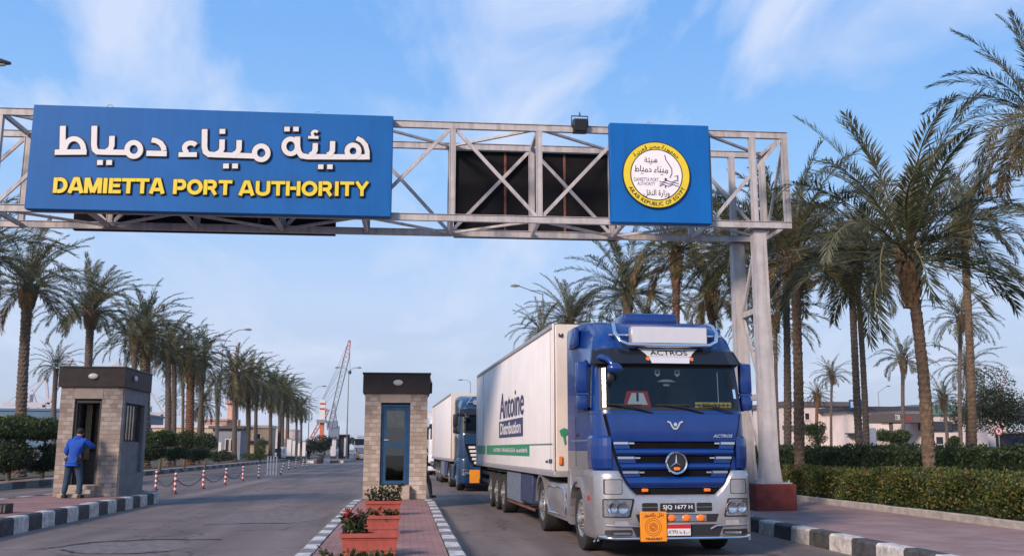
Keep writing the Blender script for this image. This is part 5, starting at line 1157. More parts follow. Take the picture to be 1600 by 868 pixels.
def palm_px(px, pxt, pyt, Y, rad_px, label, group, crowns, zb=.28, wpx=None, mat='trunk', **kw):
    h = at(px, 701, Y); top = at(pxt, pyt, Y); s = F_PX*1.016/Y; r0 = (wpx/2/s/.88) if wpx else .23
    palm((h.x, Y, zb), top, rad_px/s*1.06, label, group, rnd.choice(crowns) if isinstance(crowns, list) else crowns, r0=r0, mat=mat, **kw)
LG = 'date palms in a row along the left verge'
def lrow(px): d = _ray(px, 701); return -18.9*d.y/d.x
left = [(-38, -30, 405, 120, 'palm at the far left edge, only frond tips showing above and below the gantry', 20, 'trunk', NEAR),
        (33, 44, 455, 105, 'large date palm nearest on the left, its bare trunk left of the left booth', 17, 'trunk_grey', NEAR),
        (138, 142, 492, 90, 'date palm rising straight behind the roof of the left booth', 13, 'trunk_grey', NEAR),
        (207, 211, 535, 75, 'thin trunked palm over the right end of the left booth roof', 9, 'trunk_grey', FAR),
        (226, 228, 512, 72, 'thick trunked palm just right of the left booth', 17, 'trunk', BUSHY),
        (263, 262, 548, 68, 'palm of the first close pair right of the left booth, left trunk', 10, 'trunk_grey', FAR),
        (271, 272, 552, 60, 'palm of the first close pair right of the left booth, right trunk', 8, 'trunk_grey', FAR),
        (296, 298, 560, 60, 'palm with the thick shaggy reddish trunk in the left row', 14, 'trunk_red', BUSHY),
        (309, 317, 566, 55, 'palm leaning right just beside the shaggy reddish trunk', 8, 'trunk_grey', FAR),
        (367, 368, 585, 56, 'palm right of the tall curved street lamp, over the grey gatehouse', 8, 'trunk_grey', BUSHY),
        (387, 388, 594, 50, 'second palm right of the tall curved street lamp', 7, 'trunk_grey', BUSHY),
        (401, 401, 600, 48, 'third palm right of the tall curved street lamp', 6, 'trunk_grey', BUSHY),
        (423, 422, 608, 44, 'fourth palm right of the tall curved street lamp, left of the white van', 6, 'trunk_grey', BUSHY),
        (436, 437, 614, 42, 'palm standing right beside the far white van', 6, 'trunk_grey', BUSHY),
        (441, 443, 618, 38, 'thin palm between two others just past the white van', 5, 'trunk_grey', FAR),
        (448, 449, 620, 38, 'last dense crowned palm of the left row before the two far small ones', 6, 'trunk_grey', BUSHY)]
for px, pxt, pyt, rp, lb, wp, mt, cr in left: palm_px(px, pxt, pyt, lrow(px), rp, lb, LG, cr, wpx=wp, mat=mt, bulge=1.0)
LB = 'palms standing behind the left row'
for px, pxt, pyt, Y, rp, lb, wp, cr in [
    (86, 88, 575, 95, 44, 'small hazy palm behind the left booth, left of the straight palm', 8, FAR), (286, 286, 592, 130, 34, 'short palm seen between the close pair and the shaggy trunk', 5, FAR),
    (338, 338, 606, 115, 38, 'slender palm just left of the tall curved street lamp', 6, FAR), (316, 316, 632, 118, 36, 'low bushy palm right of the shaggy reddish trunk', 8, BUSHY),
    (268, 268, 625, 190, 22, 'tiny far palm low between the trunks of the close pair', 3, FAR), (385, 385, 632, 210, 18, 'tiny far palm beyond the minaret roof', 3, FAR),
    (463, 463, 640, 215, 26, 'far small palm right of the dense left row, left one of two', 4, BUSHY), (471, 472, 638, 220, 26, 'far small palm right of the dense left row, right one of two', 4, BUSHY)]:
    palm_px(px, pxt, pyt, Y, rp, lb, LB, cr, wpx=wp, mat='trunk_grey', boots=False)
RG = 'date palms in the garden on the right'
for px, pxt, pyt, Y, rp, lb, wp, mt, cr, kw in [
    (1447, 1420, 408, 22.6, 268, 'big date palm in front of the others on the right, between the two hedges', 28, 'trunk', NEAR[0], dict(bulge=1.35, rz=.2)),
    (1516, 1505, 350, 33, 125, 'tall palm with a reddish band under its crown, right of the big one', 19, 'trunk', NEAR[1], {}),
    (1650, 1625, 195, 24, 195, 'palm in the upper right corner, its trunk outside the picture', 24, 'trunk', NEAR[2], dict(rz=1.0)),
    (1246, 1242, 412, 30, 190, 'date palm directly right of the gantry column', 23, 'trunk', NEAR[3], dict(rz=.5)),
    (1228, 1226, 385, 40, 130, 'dark trunked palm close behind the one beside the gantry column', 17, 'trunk_grey', NEAR[1], dict(rz=2)),
    (1342, 1330, 425, 37, 135, 'palm with a straight grey trunk left of the big one, fronds hanging', 17, 'trunk_grey', NEAR[1], dict(rz=2.6)),
    (1353, 1338, 410, 41, 110, 'palm with a leaning trunk crossing behind the straight grey one', 14, 'trunk_grey', NEAR[0], dict(rz=4)),
    (1216, 1212, 500, 62, 95, 'slender palm seen between the gantry column and the dark trunk', 9, 'trunk_grey', FAR[0], {}),
    (984, 981, 462, 54, 112, 'palm rising behind the lorry cab roof with a bulging crown base', 14, 'trunk_red', NEAR[0], dict(bulge=1.7)),
    (1060, 1056, 398, 43, 125, 'palm with a reddish shaggy trunk under the seal sign', 18, 'trunk_red', NEAR[3], dict(bulge=1.5)),
    (892, 890, 505, 66, 82, 'palm with an upright crown peeking over the front of the white trailer', 9, 'trunk', NEAR[1], {}),
    (848, 846, 520, 74, 58, 'palm left of the others above the trailer, behind the lamp arm', 8, 'trunk_grey', FAR[1], {}),
    (1012, 1012, 505, 62, 70, 'palm low between the two trunks above the cab roof', 9, 'trunk_grey', FAR[2], {}),
    (1116, 1112, 468, 41, 95, 'palm behind the cab and left of the gantry columns', 15, 'trunk', NEAR[2], dict(rz=1.2)),
    (1152, 1148, 395, 36, 135, 'palm behind the open right end of the gantry truss', 17, 'trunk', NEAR[1], dict(rz=3.1)),
    (1298, 1300, 588, 95, 36, 'small palm in front of the pale building left of the blue letters', 6, 'trunk_grey', FAR[3], {}),
    (1275, 1277, 620, 88, 30, 'short palm with a reddish trunk left of the small one by the pale building', 8, 'trunk_red', FAR[3], {}),
    (1414, 1411, 565, 68, 54, 'medium palm just left of the big trunk, over the dark canopy', 9, 'trunk_grey', FAR[3], {}),
    (1500, 1501, 500, 66, 68, 'palm right behind the tall one with the reddish band, thin trunk', 9, 'trunk_grey', FAR[0], {}),
    (1508, 1511, 575, 84, 60, 'palm with a low crown spreading behind the tall trunk', 8, 'trunk_grey', FAR[1], {}),
    (1478, 1474, 625, 72, 40, 'short palm between the big trunk and the tall trunk', 8, 'trunk_grey', FAR[3], {})]:
    palm_px(px, pxt, pyt, Y, rp, lb, RG, cr, zb=.3, wpx=wp*.76, mat=mt, **kw)

# ================================================================== HEDGES, CLIPPED TREES, SHRUBS
def hedge(name, label, x0, x1, y0, y1, zb, zt, n, size, mats, wts, seed, flowers=0):
    rs = np.random.RandomState(seed); t = thing(name, label, 'hedge', ((x0+x1)/2, (y0+y1)/2, zb), 0); cx, cy = (x0+x1)/2, (y0+y1)/2
    P = np.stack([rs.uniform(x0, x1, n), rs.uniform(y0, y1, n), zb+(zt-zb)*rs.random(n)**.55], 1)
    face = rs.random(n); k = face < .38; P[k, 0] = x0+np.abs(rs.normal(0, .07, k.sum())); k2 = (face > .38) & (face < .78); P[k2, 2] = zt-np.abs(rs.normal(0, .05, k2.sum()))
    bump = .07*np.sin(P[:, 1]*2.1+seed)+.06*np.sin(P[:, 1]*5.3+P[:, 0]*3)+.05*np.sin(P[:, 1]*.7); P[:, 2] += bump*((P[:, 2]-zb)/(zt-zb)); P[:, 0] += .07*np.sin(P[:, 1]*3.1+P[:, 2]*4)
    P -= np.array([cx, cy, zb]); V, F = leaves(P, size, rs, .5, .5)
    np_mesh('leaves', V, F, mats, pick(rs, n, wts), t)
    b = MB(); b.box(x0+.12-cx, x1-.1-cx, y0+.1-cy, y1-.1-cy, 0, zt-zb-.12); b.build('inner_core', 'hedge_dark', t, smooth=0)  # solid dark box added inside the leaves to block the view through
    if flowers:
        Q = np.concatenate([np.array([rs.uniform(x0, x0+.8)-cx, rs.uniform(y0, y1)-cy, zt-zb+.04])+rs.normal(0, .035, (16, 3)) for _ in range(flowers)]); V, F = leaves(Q, .035, rs, .3, .9); np_mesh('flowers', V, F, 'flower_red', None, t)
hedge('hedge', 'low clipped hedge with yellow green leaves along the right pavement', 10.98, 12.9, 9, 27.2, .34, 1.08, 60000, .066, ['hedge_dark', 'hedge_mid', 'hedge_green', 'hedge_yellow', 'hedge_rust'], (2.4, 4, 4.2, 3.6, .9), 1, 7)
hedge('hedge', 'taller dark green hedge behind the low yellow green one on the right', 14.4, 17.0, 9, 60, .3, 1.66, 52000, .10, ['hedge_dark', 'hedge_mid', 'hedge_green', 'tree_dark'], (5, 4, 1.2, 3), 2)
def clipped(px, py, Y, rw, rh, label, seed, trunk=True, name='clipped_tree', cat='tree', n=5200, size=.13, mats=('hedge_dark', 'hedge_mid', 'hedge_green', 'tree_dark'), wts=(3, 4, 2.4, 2), group='clipped trees and shrubs along the left verge', lobes=1, zb=.3, flat=0):
    rs = np.random.RandomState(seed); c = at(px, py, Y); s = F_PX*1.016/Y; a, h = rw/s, rh/s; t = thing(name, label, cat, (c.x, Y, zb), 0, group); Z = c.z-zb
    P = []
    for k in range(lobes):
        m = n//lobes; d = rs.normal(size=(m, 3)); d /= np.linalg.norm(d, axis=1)[:, None]; q = d*(rs.random(m)**.28)[:, None]
        if flat: q[:, 2] = np.sign(q[:, 2])*np.abs(q[:, 2])**(1/(1+flat))*.8
        off = np.array([0, 0, 0]) if lobes == 1 else rs.normal(0, .42, 3)*np.array([1, 1, .8]); sc = 1 if lobes == 1 else rs.uniform(.45, .68)
        P.append((q*sc+off)*np.array([a, a, h]))
    P = np.concatenate(P); P[:, 2] += Z; P += .06*np.sin(P*5.0)[:, [1, 2, 0]]; P = P[P[:, 2] > .02]
    V, F = leaves(P, size, rs, .35, .5); np_mesh('crown', V, F, list(mats), pick(rs, len(P), wts), t)
    if trunk and Z > h*.9:
        b = MB(); b.tube([(0, 0, 0), (.03, .02, (Z)*.4), (-.02, 0, Z)], [.10, .075, .05], 8)
        for k in range(5): an = k*1.3; b.tube([(0, 0, max(.2, Z-h*.9)), (.45*a*math.cos(an), .45*a*math.sin(an), Z+.1*h)], [.05, .015], 5)
        b.build('trunk', 'bark', t)
    return t
for args in [
    ((20, 668, 44, 66, 20, 'broad flat topped clipped tree at the left edge, left of the left booth', 1), dict(n=9000, flat=.6)),
    ((72, 672, 47, 42, 17, 'rounded clipped tree touching the left wall of the left booth', 2), dict(flat=.4)),
    ((252, 686, 60, 25, 15, 'neat round topped clipped tree just right of the left booth', 3), dict(flat=.5)),
    ((290, 688, 66, 20, 15, 'looser clipped tree right of the neat round topped one', 4), dict(n=2600)),
    ((322, 692, 72, 16, 15, 'darker clipped tree left of the grey gatehouse', 5), dict(n=2600, wts=(5, 2, 1, 4))),
    ((10, 712, 43, 40, 24, 'dark unclipped shrub below the clipped tree at the left edge', 6), dict(trunk=False, name='shrub', cat='shrub', wts=(5, 2, .6, 4))),
    ((70, 716, 45, 34, 20, 'dark shrub low beside the left wall of the left booth', 7), dict(trunk=False, name='shrub', cat='shrub', wts=(5, 2, .6, 4))),
    ((240, 706, 56, 18, 12, 'low dark shrub by the thick trunk right of the left booth', 8), dict(trunk=False, name='shrub', cat='shrub', wts=(5, 2, .6, 4), n=2600)),
    ((275, 708, 62, 22, 10, 'low shrub under the neat clipped tree', 9), dict(trunk=False, name='shrub', cat='shrub', wts=(5, 2, .6, 4), n=2600)),
    ((308, 709, 68, 20, 10, 'low shrub under the looser clipped tree', 10), dict(trunk=False, name='shrub', cat='shrub', wts=(5, 2, .6, 4), n=2600)),
    ((345, 712, 80, 22, 8, 'low shrub in front of the grey gatehouse', 11), dict(trunk=False, name='shrub', cat='shrub', wts=(5, 2, .6, 4), n=2600)),
    ((407, 700, 100, 9, 16, 'upright green bush in front of the beige gatehouse', 12), dict(name='shrub', cat='shrub', n=1800, wts=(2, 4, 3, 1))),
    ((398, 712, 100, 22, 5, 'low ground shrub under the upright bush', 13), dict(trunk=False, name='shrub', cat='shrub', n=1800)),
    ((507, 697, 150, 26, 14, 'dark round tree on the far island under the crane', 14), dict(lobes=5, n=3000, size=.3, wts=(5, 2, .5, 5))),
    ((455, 697, 170, 14, 12, 'bare looking tree beyond the last palms of the left row', 15), dict(lobes=5, n=500, size=.3, wts=(1, 1, .5, 5))),
    ((548, 688, 420, 9, 5, 'far dark tree on the low green hill', 16), dict(trunk=False, n=700, size=.7))]:
    clipped(*args[0], **args[1])
GRP = 'shrubs and trees among the buildings on the right'
clipped(1562, 636, 80, 62, 44, 'wide dark leafy tree by the no stopping sign on the right', 20, lobes=14, n=13000, size=.20, mats=('tree_dark', 'tree_mid', 'tree_brown', 'hedge_dark'), wts=(4, 3, 2, 3), group=GRP)
clipped(1278, 678, 70, 18, 20, 'small leafy tree before the pale building, left of the grey cabinet', 21, lobes=6, n=3000, group=GRP)
clipped(1403, 686, 62, 26, 17, 'dense round bush right of the grey cabinet', 22, lobes=4, n=4500, trunk=False, name='shrub', cat='shrub', group=GRP)
clipped(1490, 690, 62, 10, 9, 'small upright bush right of the big palm trunk', 23, n=1500, trunk=False, name='shrub', cat='shrub', group=GRP)
# flowering bush left of the left booth
t = clipped(50, 712, 43.5, 10, 9, 'pale and red flowering bush in front of the dark shrubs left of the booth', 30, trunk=False, name='shrub', cat='shrub', n=600, mats=('flower_white', 'flower_red', 'hedge_mid'), wts=(4, 2, 3))
t = clipped(4, 712, 43.2, 8, 8, 'pale flowering bush cut by the left edge of the photo', 31, trunk=False, name='shrub', cat='shrub', n=500, mats=('flower_white', 'hedge_mid'), wts=(4, 3))

# ================================================================== BUILDINGS
def bld(name, label, px0, px1, pyt, Y, dp, wall, cat='building', zb=-.02, roof='roof_dark', roof_h=.35, over=.3, wins=(), doors=(), rz=0, group=None):
    """px0..px1: the front between two sighted columns; pyt: wall top; windows as (px0, px1, py0, py1)"""
    a, c = at(px0, 701, Y), at(px1, 701, Y); zt = at((px0+px1)/2, pyt, Y).z-zb; W_ = c.x-a.x
    t = thing(name, label, cat, (a.x, Y, zb), rz, group); b = MB(); b.box(0, W_, 0, dp, 0, zt); b.build('wall', wall, t, smooth=0)
    if roof: b = MB(); b.box(-over, W_+over, -over, dp+over, zt+.002, zt+roof_h); b.build('roof', roof, t, smooth=0)
    for q in wins:
        p0, p1 = at(q[0], q[3], Y), at(q[1], q[2], Y); x0, x1, z0, z1 = p0.x-a.x, p1.x-a.x, p0.z-zb, p1.z-zb; b = MB(); f = .09
        b.box(x0-f, x0, -.06, -.002, z0-f, z1+f); b.box(x1, x1+f, -.06, -.002, z0-f, z1+f); b.box(x0, x1, -.06, -.002, z1, z1+f); b.box(x0-f-.05, x1+f+.05, -.12, -.062, z0-f, z0); b.box(x0, x1, -.058, -.002, z0-f, z0)
        wn_ = b.build('window', q[4] if len(q) > 4 else 'wall_pale2', t, smooth=0); b = MB(); b.box(x0, x1, -.03, -.004, z0, z1); b.build('pane', 'window_dark', wn_, smooth=0)
    for q in doors:
        p0, p1 = at(q[0], 701, Y), at(q[1], q[2], Y); x0, x1, z1 = p0.x-a.x, p1.x-a.x, p1.z-zb; b = MB(); b.box(x0, x1, -.04, -.002, .0, z1); b.build('door', q[3], t, smooth=0)
    return t, a, W_, zt
BG = 'buildings beyond the right hand garden'
t, a, W_, zt = bld('building', 'pale two storey building with flat grey parapet, left of the blue letters', 1228, 1333, 634, 104, 12, 'wall_pale', wins=[(1258, 1264, 645, 655), (1296, 1309, 687, 695)], roof='roof_band', roof_h=.5, group=BG)
b = MB(); b.box(-.3, W_+.2, -.35, -.003, at(1280, 671, 104).z+.02, at(1280, 664, 104).z+.02); b.build('ledge', 'roof_band', t, smooth=0)
t, a, W_, zt = bld('building', 'white building with dark flat roof edge behind the grey street cabinet', 1327, 1446, 641, 98, 10, 'wall_pale2', wins=[(1378, 1388, 650, 660)], roof='roof_dark', roof_h=.42, over=.6, group=BG)
b = MB(); b.box(-.4, 4.4, -.9, -.003, at(1340, 678, 98).z+.02, at(1340, 676, 98).z+.02); b.build('ledge', 'roof_dark', t, smooth=0)
# dark canopy with lettering
a = at(1384, 701, 90); c = at(1447, 701, 90); t = thing('entrance_canopy', 'dark entrance canopy band with white and red lettering over the gate', 'canopy', (a.x, 90, -.02)); z0, z1 = at(1400, 659, 90).z, at(1400, 645, 90).z; W_ = c.x-a.x
b = MB(); b.box(0, W_, 0, 4, z0, z1); fb = b.build('fascia', 'roof_band', t, smooth=0)
for x in (.9, 4.2): b = MB(); b.box(x-.14, x+.14, .2, .5, 0, z0-.002); b.build('post', 'roof_band', t, smooth=0)
b = MB(); put_text(b, '7.5R', (at(1399, 657, 90).x-a.x, -.02, z0+.22), (1, 0, 0), (0, 0, 1), .55, .55, .03); b.build('white_lettering', 'letter_white', fb, smooth=0)
b = MB(); put_text(b, 'abrica', (at(1410, 657, 90).x-a.x, -.02, z0+.24), (1, 0, 0), (0, 0, 1), 1.0, .32, .04); b.build('red_lettering', 'sign_red', fb, smooth=0)
t, a, W_, zt = bld('building', 'low white building with barred window right of the big palm trunk', 1440, 1545, 658, 92, 9, 'wall_pale2', wins=[(1487, 1495, 662, 672, 'roof_band'), (1463, 1473, 682, 693)], roof='wall_pale', roof_h=.3, over=.15, group=BG)
b = MB(); b.box(-.2, 3.3, -.3, -.003, zt-.9, zt-.1); b.build('dark_fascia', 'roof_dark', t, smooth=0)
bld('building', 'long shed with a green roof far behind the low white buildings', 1436, 1580, 648, 135, 18, 'wall_pale', roof='roof_green', roof_h=1.5, over=.4, group=BG)
bld('building', 'plain white wall building behind the dark leafy tree at the right', 1535, 1640, 676, 96, 8, 'wall_pale2', roof='wall_pale', roof_h=.2, over=.1, group=BG)
t, a, W_, zt = bld('container', 'dark navy container at the right edge of the photo', 1582, 1640, 677, 86, 2.5, 'container_navy', cat='container', roof='container_navy', roof_h=.06, over=.0)
b = MB()
for k in range(12): b.box(.2+k*.3, .32+k*.3, -.03, -.002, .1, zt-.05)
b.build('ribs', 'container_navy', t, smooth=0)
# blue letter sign on the roof
a = at(1328, 640, 97); t = thing('roof_sign', 'small blue square sign with white letters standing on the white building', 'sign', (a.x, 97, at(1328, 641, 97).z-.1)); p1 = at(1342, 623, 97); b = MB(); b.box(0, p1.x-a.x+.5, 0, .12, .25, p1.z-a.z+.1); pn = b.build('board', 'sign_blue', t, smooth=0)
b = MB(); put_text(b, 'BH', (.12, -.012, .45), (1, 0, 0), (0, 0, 1), .75, .62, .05); b.build('lettering', 'letter_white', pn, smooth=0); b = MB(); b.box(.1, .16, .03, .09, 0, .25); b.box(1.1, 1.16, .03, .09, 0, .25); b.bar((1.2, .06, 1.0), (3.2, .3, .05), .05, .05); b.build('posts', 'roof_dark', t, smooth=0)
# left side
t, a, W_, zt = bld('gatehouse', 'grey blue gatehouse behind the left row of palms', 331, 375, 669, 128, 6, 'wall_bluegrey', wins=[(352, 358, 686, 704), (360, 366, 686, 704)], doors=[(339, 346, 690, 'letter_white')], roof='roof_band', roof_h=.35, over=.5)
t, a, W_, zt = bld('gatehouse', 'beige gatehouse with pale upper storey next to the white van', 376, 421, 668, 140, 6, 'wall_beige', wins=[(396, 407, 677, 686)], doors=[(378, 383, 692, 'letter_white')], roof='wall_pale', roof_h=.4, over=.2)
b = MB(); b.box(-.4, W_+.3, -.7, -.003, at(400, 689, 140).z, at(400, 687, 140).z); b.build('ledge', 'roof_band', t, smooth=0)
bld('building', 'long low pale building seen between the trunks of the left row', 236, 345, 668, 175, 10, 'wall_beige', roof='wall_pale', roof_h=.5, over=.2)
bld('building', 'pink flat building at the foot of the minaret', 318, 352, 657, 200, 10, 'wall_pink', roof='wall_pink', roof_h=.4, over=.2)
bld('building', 'long blue warehouse on the far left behind the clipped trees', -140, 160, 641, 170, 40, 'shed_blue', roof='shed_blue', roof_h=.4, over=.2)
bld('building', 'pale distant building beyond the beige gatehouse', 410, 460, 672, 230, 10, 'wall_pale', roof='wall_pale', roof_h=.3, over=.1)
# minaret
a = at(361, 701, 215); s = F_PX*1.016/215; t = thing('minaret', 'pink and white minaret rising behind the left row of palms', 'minaret', (a.x, 215, 0)); zz = lambda py: at(361, py, 215).z
b = MB(); b.box(-1.5, 1.5, -1.5, 1.5, 0, zz(655), b=.05); b.build('base', 'wall_pink', t); b = MB(); b.lathe([(1.25, zz(655)), (1.15, zz(632))], (0, 0, 0), 'z', 8); b.lathe([(1.15, zz(632)), (1.9, zz(630)), (1.9, zz(627)), (1.0, zz(627))], (0, 0, 0), 'z', 8); b.lathe([(.95, zz(627)), (.85, zz(590))], (0, 0, 0), 'z', 8); b.build('shaft', 'wall_pink', t, smooth=0)
b = MB(); b.lathe([(1.3, zz(592)), (1.3, zz(588)), (.7, zz(588)), (.65, zz(566)), (.9, zz(562)), (.5, zz(552)), (.08, zz(540)), (.05, zz(528))], (0, 0, 0), 'z', 10); b.build('lantern', 'wall_pale', t)

# ================================================================== STREET FURNITURE
def lamp_post(px, py_top, Y, arm, label, zb=.28, r=.085, double=False, px_arm=None, curved=True, mat='pole_grey', group='street lamps'):
    top = at(px, py_top, Y); t = thing('street_lamp', label, 'street lamp', (top.x, Y, zb), 0, group); h = top.z-zb; b = MB(); b.tube([(0, 0, 0), (0, 0, h*.5), (0, 0, h)], [r, r*.8, r*.55], 8); b.cyl((0, 0, 0), (0, 0, .4), r*1.7, r*1.5, n=8); b.build('pole', mat, t)
    for ax, az in arm:
        b = MB()
        if curved: pts = [(0, 0, h-.3), (ax*.12, 0, h+az*.45), (ax*.4, 0, h+az*.82), (ax*.75, 0, h+az*.98), (ax, 0, h+az)]
        else: pts = [(0, 0, h-.1), (ax, 0, h+az)]
        b.tube(pts, r*.45, 6); b.build('arm', mat, t); b = MB(); e = 1 if ax > 0 else -1; b.tube([(ax-.1*e, 0, h+az), (ax+.3*e, 0, h+az+.02), (ax+.62*e, 0, h+az-.02)], [.06, .12, .05], 8); hd = b.build('lamp_head', mat, t); b = MB(); b.ell((ax+.3*e, 0, h+az-.08), (.2, .08, .05), 8, 6); b.build('lens', 'lamp_white', hd)
lamp_post(348, 545, 92, [(2.0, 1.9)], 'tall street lamp with a curved arm rising over the left row of palms')
lamp_post(545, 582, 138, [(-1.4, .75), (1.2, .75)], 'double armed street lamp beside the far traffic island', r=.10)
lamp_post(484, 622, 150, [(1.9, 1.9)], 'thin street lamp with a curved arm left of the orange crane')
lamp_post(848, 458, 72, [(-1.9, .55)], 'street lamp with a straight arm above the white lettered trailer', curved=False)
lamp_post(735, 597, 150, [(-1.3, .4)], 'small far street lamp above the teal lorry trailer')
lamp_post(1372, 612, 150, [(1.6, 1.0)], 'small far street lamp behind the dark roofed white building', curved=False)
lamp_post(-62, 120, 31, [(.9, .55)], 'street lamp whose dark head just enters at the upper left edge', curved=False, mat='plastic_black', r=.1)
lamp_post(676, 655, 205, [(-1.2, .5)], 'tiny far street lamp just right of the middle booth')
# no stopping sign
a = at(1560, 673, 74); t = thing('road_sign', 'round red and white no parking sign on a post', 'road sign', (a.x, 74, .28)); h = a.z-.28
b = MB(); b.cyl((0, 0, 0), (0, 0, h+.3), .035, n=8); b.build('post', 'galv', t); b = MB(); b.cyl((0, -.06, h), (0, -.04, h), .34, n=28); pn = b.build('plate', 'sign_red', t); b = MB(); b.cyl((0, -.068, h), (0, -.061, h), .26, n=28); fc = b.build('face', 'letter_white', pn)
b = MB(); put_text(b, 'P', (-.09, -.07, h-.15), (1, 0, 0), (0, 0, 1), .2, .3, .05); b.build('lettering', 'letter_dark', fc, smooth=0); b = MB(); b.bar((-.19, -.076, h+.19), (.19, -.076, h-.19), .012, .06); b.build('slash', 'sign_red', fc, smooth=0)
# street cabinet
a = at(1351, 701, 60); c = at(1371, 701, 60); t = thing('street_cabinet', 'plain grey steel street cabinet behind the dark hedge', 'cabinet', (a.x, 60, .28)); zt = at(1360, 668, 60).z-.28; W_ = c.x-a.x
b = MB(); b.box(0, W_, 0, .5, 0, zt, b=.02); b.build('body', 'cabinet_grey', t); b = MB(); b.box(.04, W_/2-.006, -.012, -.001, .1, zt-.08); b.box(W_/2+.006, W_-.04, -.012, -.001, .1, zt-.08); dd = b.build('doors', 'cabinet_grey', t, smooth=0); b = MB(); b.box(W_/2+.03, W_/2+.05, -.03, -.013, zt*.5, zt*.5+.15); b.build('handle', 'galv', dd)
# far island: gate posts, dark box, bin
FG = 'gate posts at the far check point'
for px, w_, pt, pb, lb in ((452, 7, 686, 716, 'pale gate post pair at the left end of the far check point'), (459, 4, 688, 716, 'thin pale gate post beside the pair at the far check point'), (522, 6, 687, 716, 'pale striped gate post left of the dark far kiosk'), (519, 4, 697, 716, 'short pale gate post at the foot of the striped one'), (540, 5, 684, 716, 'pale gate post standing in front of the dark far kiosk'), (475, 5, 690, 714, 'pale gate post left of the orange crane foot'), (467, 3, 692, 716, 'slim pale gate post between the far check point posts')):
    Y = 140; a = at(px, 701, Y); s = F_PX*1.016/Y; t = thing('gate_post', lb, 'post', (a.x, Y, .27), 0, FG); h = at(px, pt, Y).z-.27; r = w_/2/s; b = MB(); b.box(-r, r, -r, r, 0, h, b=.02); b.build('shaft', 'letter_white', t); b = MB(); b.box(-r*1.15, r*1.15, -r*1.15, r*1.15, h+.002, h+.12, b=.02); b.build('cap', 'galv', t); b = MB(); b.box(-r*1.3, r*1.3, -r*1.3, r*1.3, .0, .4); b.build('foot', 'roof_dark', t)
a = at(529, 701, 143); c = at(545, 701, 143); t = thing('kiosk', 'dark box shaped kiosk on the far traffic island', 'kiosk', (a.x, 143, .27)); h = at(537, 678, 143).z-.27; b = MB(); b.box(0, c.x-a.x, 0, 1.6, 0, h-.1); b.build('wall', 'black_board', t, smooth=0); b = MB(); b.box(-.08, c.x-a.x+.08, -.1, 1.7, h-.098, h); b.build('roof', 'roof_band', t, smooth=0); b = MB(); b.box(.25, c.x-a.x-.25, -.02, -.002, 1.0, h-.6); b.build('window', 'window_dark', t, smooth=0)
a = at(521, 713, 136); t = thing('bin', 'dark square bin in front of the far traffic island', 'bin', (a.x, 115.2, 0)); b = MB(); b.box(-.38, .38, -.38, .38, .06, .95, b=.03); b.build('body', 'plastic_black', t); b = MB(); b.box(-.42, .42, -.42, .42, .952, 1.04, b=.02); b.build('lid', 'roof_dark', t); b = MB(); b.box(-.3, .3, -.3, .3, 0, .055); b.build('base', 'chassis', t)
# white van far on the left
a = at(431, 701, 150); t = thing('van', 'white van parked at the far end of the left row of palms', 'van', (a.x, 150, 0), R(-6)); b = MB()
sh = [(0, .35), (0, .95), (.15, 1.05), (.75, 1.75), (1.0, 1.95), (4.6, 1.95), (4.7, 1.8), (4.7, .35)]; b.prism([(y, z) for y, z in sh], -.9, .9, 'x'); b.build('body', 'paint_white', t); b = MB(); b.add([(-.78, .165, 1.10), (.78, .165, 1.10), (.74, .735, 1.76), (-.74, .735, 1.76)], [[0, 1, 2, 3]]); b.build('windscreen', 'window_dark', t, smooth=0)
for s in (-1, 1):
    b = MB(); b.box(s*.905-.006, s*.905+.006, 1.0, 2.0, 1.1, 1.7); b.build('side_window', 'window_dark', t, smooth=0); b = MB(); b.box(s*.65-.15, s*.65+.15, -.02, .02, .72, .88); b.build('headlight', 'lamp_reflector', t)
    for y in (.85, 3.7): wheel(t, s*.9, y, .33, .2, s)
b = MB(); b.box(-.92, .92, -.06, .1, .32, .55, b=.03); b.build('bumper', 'plastic_black', t)

# ================================================================== CRANES
def lattice(mb, p0, p1, w0, w1, n, r=.08, m=None):
    p0, p1 = Vector(p0), Vector(p1); d = (p1-p0).normalized(); u = Vector((0, 1, 0)) if abs(d.y) < .9 else Vector((1, 0, 0)); a = d.cross(u).normalized(); c = a.cross(d)
    Q = []
    for k in range(n+1):
        f = k/n; w_ = (w0+(w1-w0)*f)/2; p = p0+(p1-p0)*f; Q.append([p+a*x*w_+c*y*w_ for x, y in ((-1, -1), (1, -1), (1, 1), (-1, 1))])
    for j in range(4): mb.tube([q[j] for q in Q], r, 4, m)
    for k in range(n):
        for j in range(4): A, B_ = (Q[k][j], Q[k+1][(j+1) % 4]) if (k+j) % 2 else (Q[k][(j+1) % 4], Q[k+1][j]); mb.bar(A, B_, r*1.1, r*1.1, m)
Y = 310; C0 = at(502, 701, Y); loc = lambda px, py, dy=0: at(px, py, Y)-Vector((C0.x, Y, 0))+Vector((0, dy, 0))
t = thing('harbour_crane', 'mobile harbour crane with red and white tower and long lattice boom', 'crane', (C0.x, Y, 0))
b = MB(); b.box(-.9, .9, -.9, .9, 1.5, loc(502, 678).z); b.build('tower_base', 'crane_orange', t, smooth=0)
b = MB(); zt_ = [loc(502, p).z for p in (655, 640, 637, 632, 629, 624)]
for k in range(5): b.box(-.85, .85, -.85, .85, zt_[k]+.001, zt_[k+1], m=k % 2)
b.build('tower', ['crane_white', 'crane_red'], t, smooth=0); b = MB(); b.box(-.65, .65, -.65, .65, loc(502, 678).z+.01, loc(502, 655).z); b.build('tower_shaft', 'crane_orange', t, smooth=0)
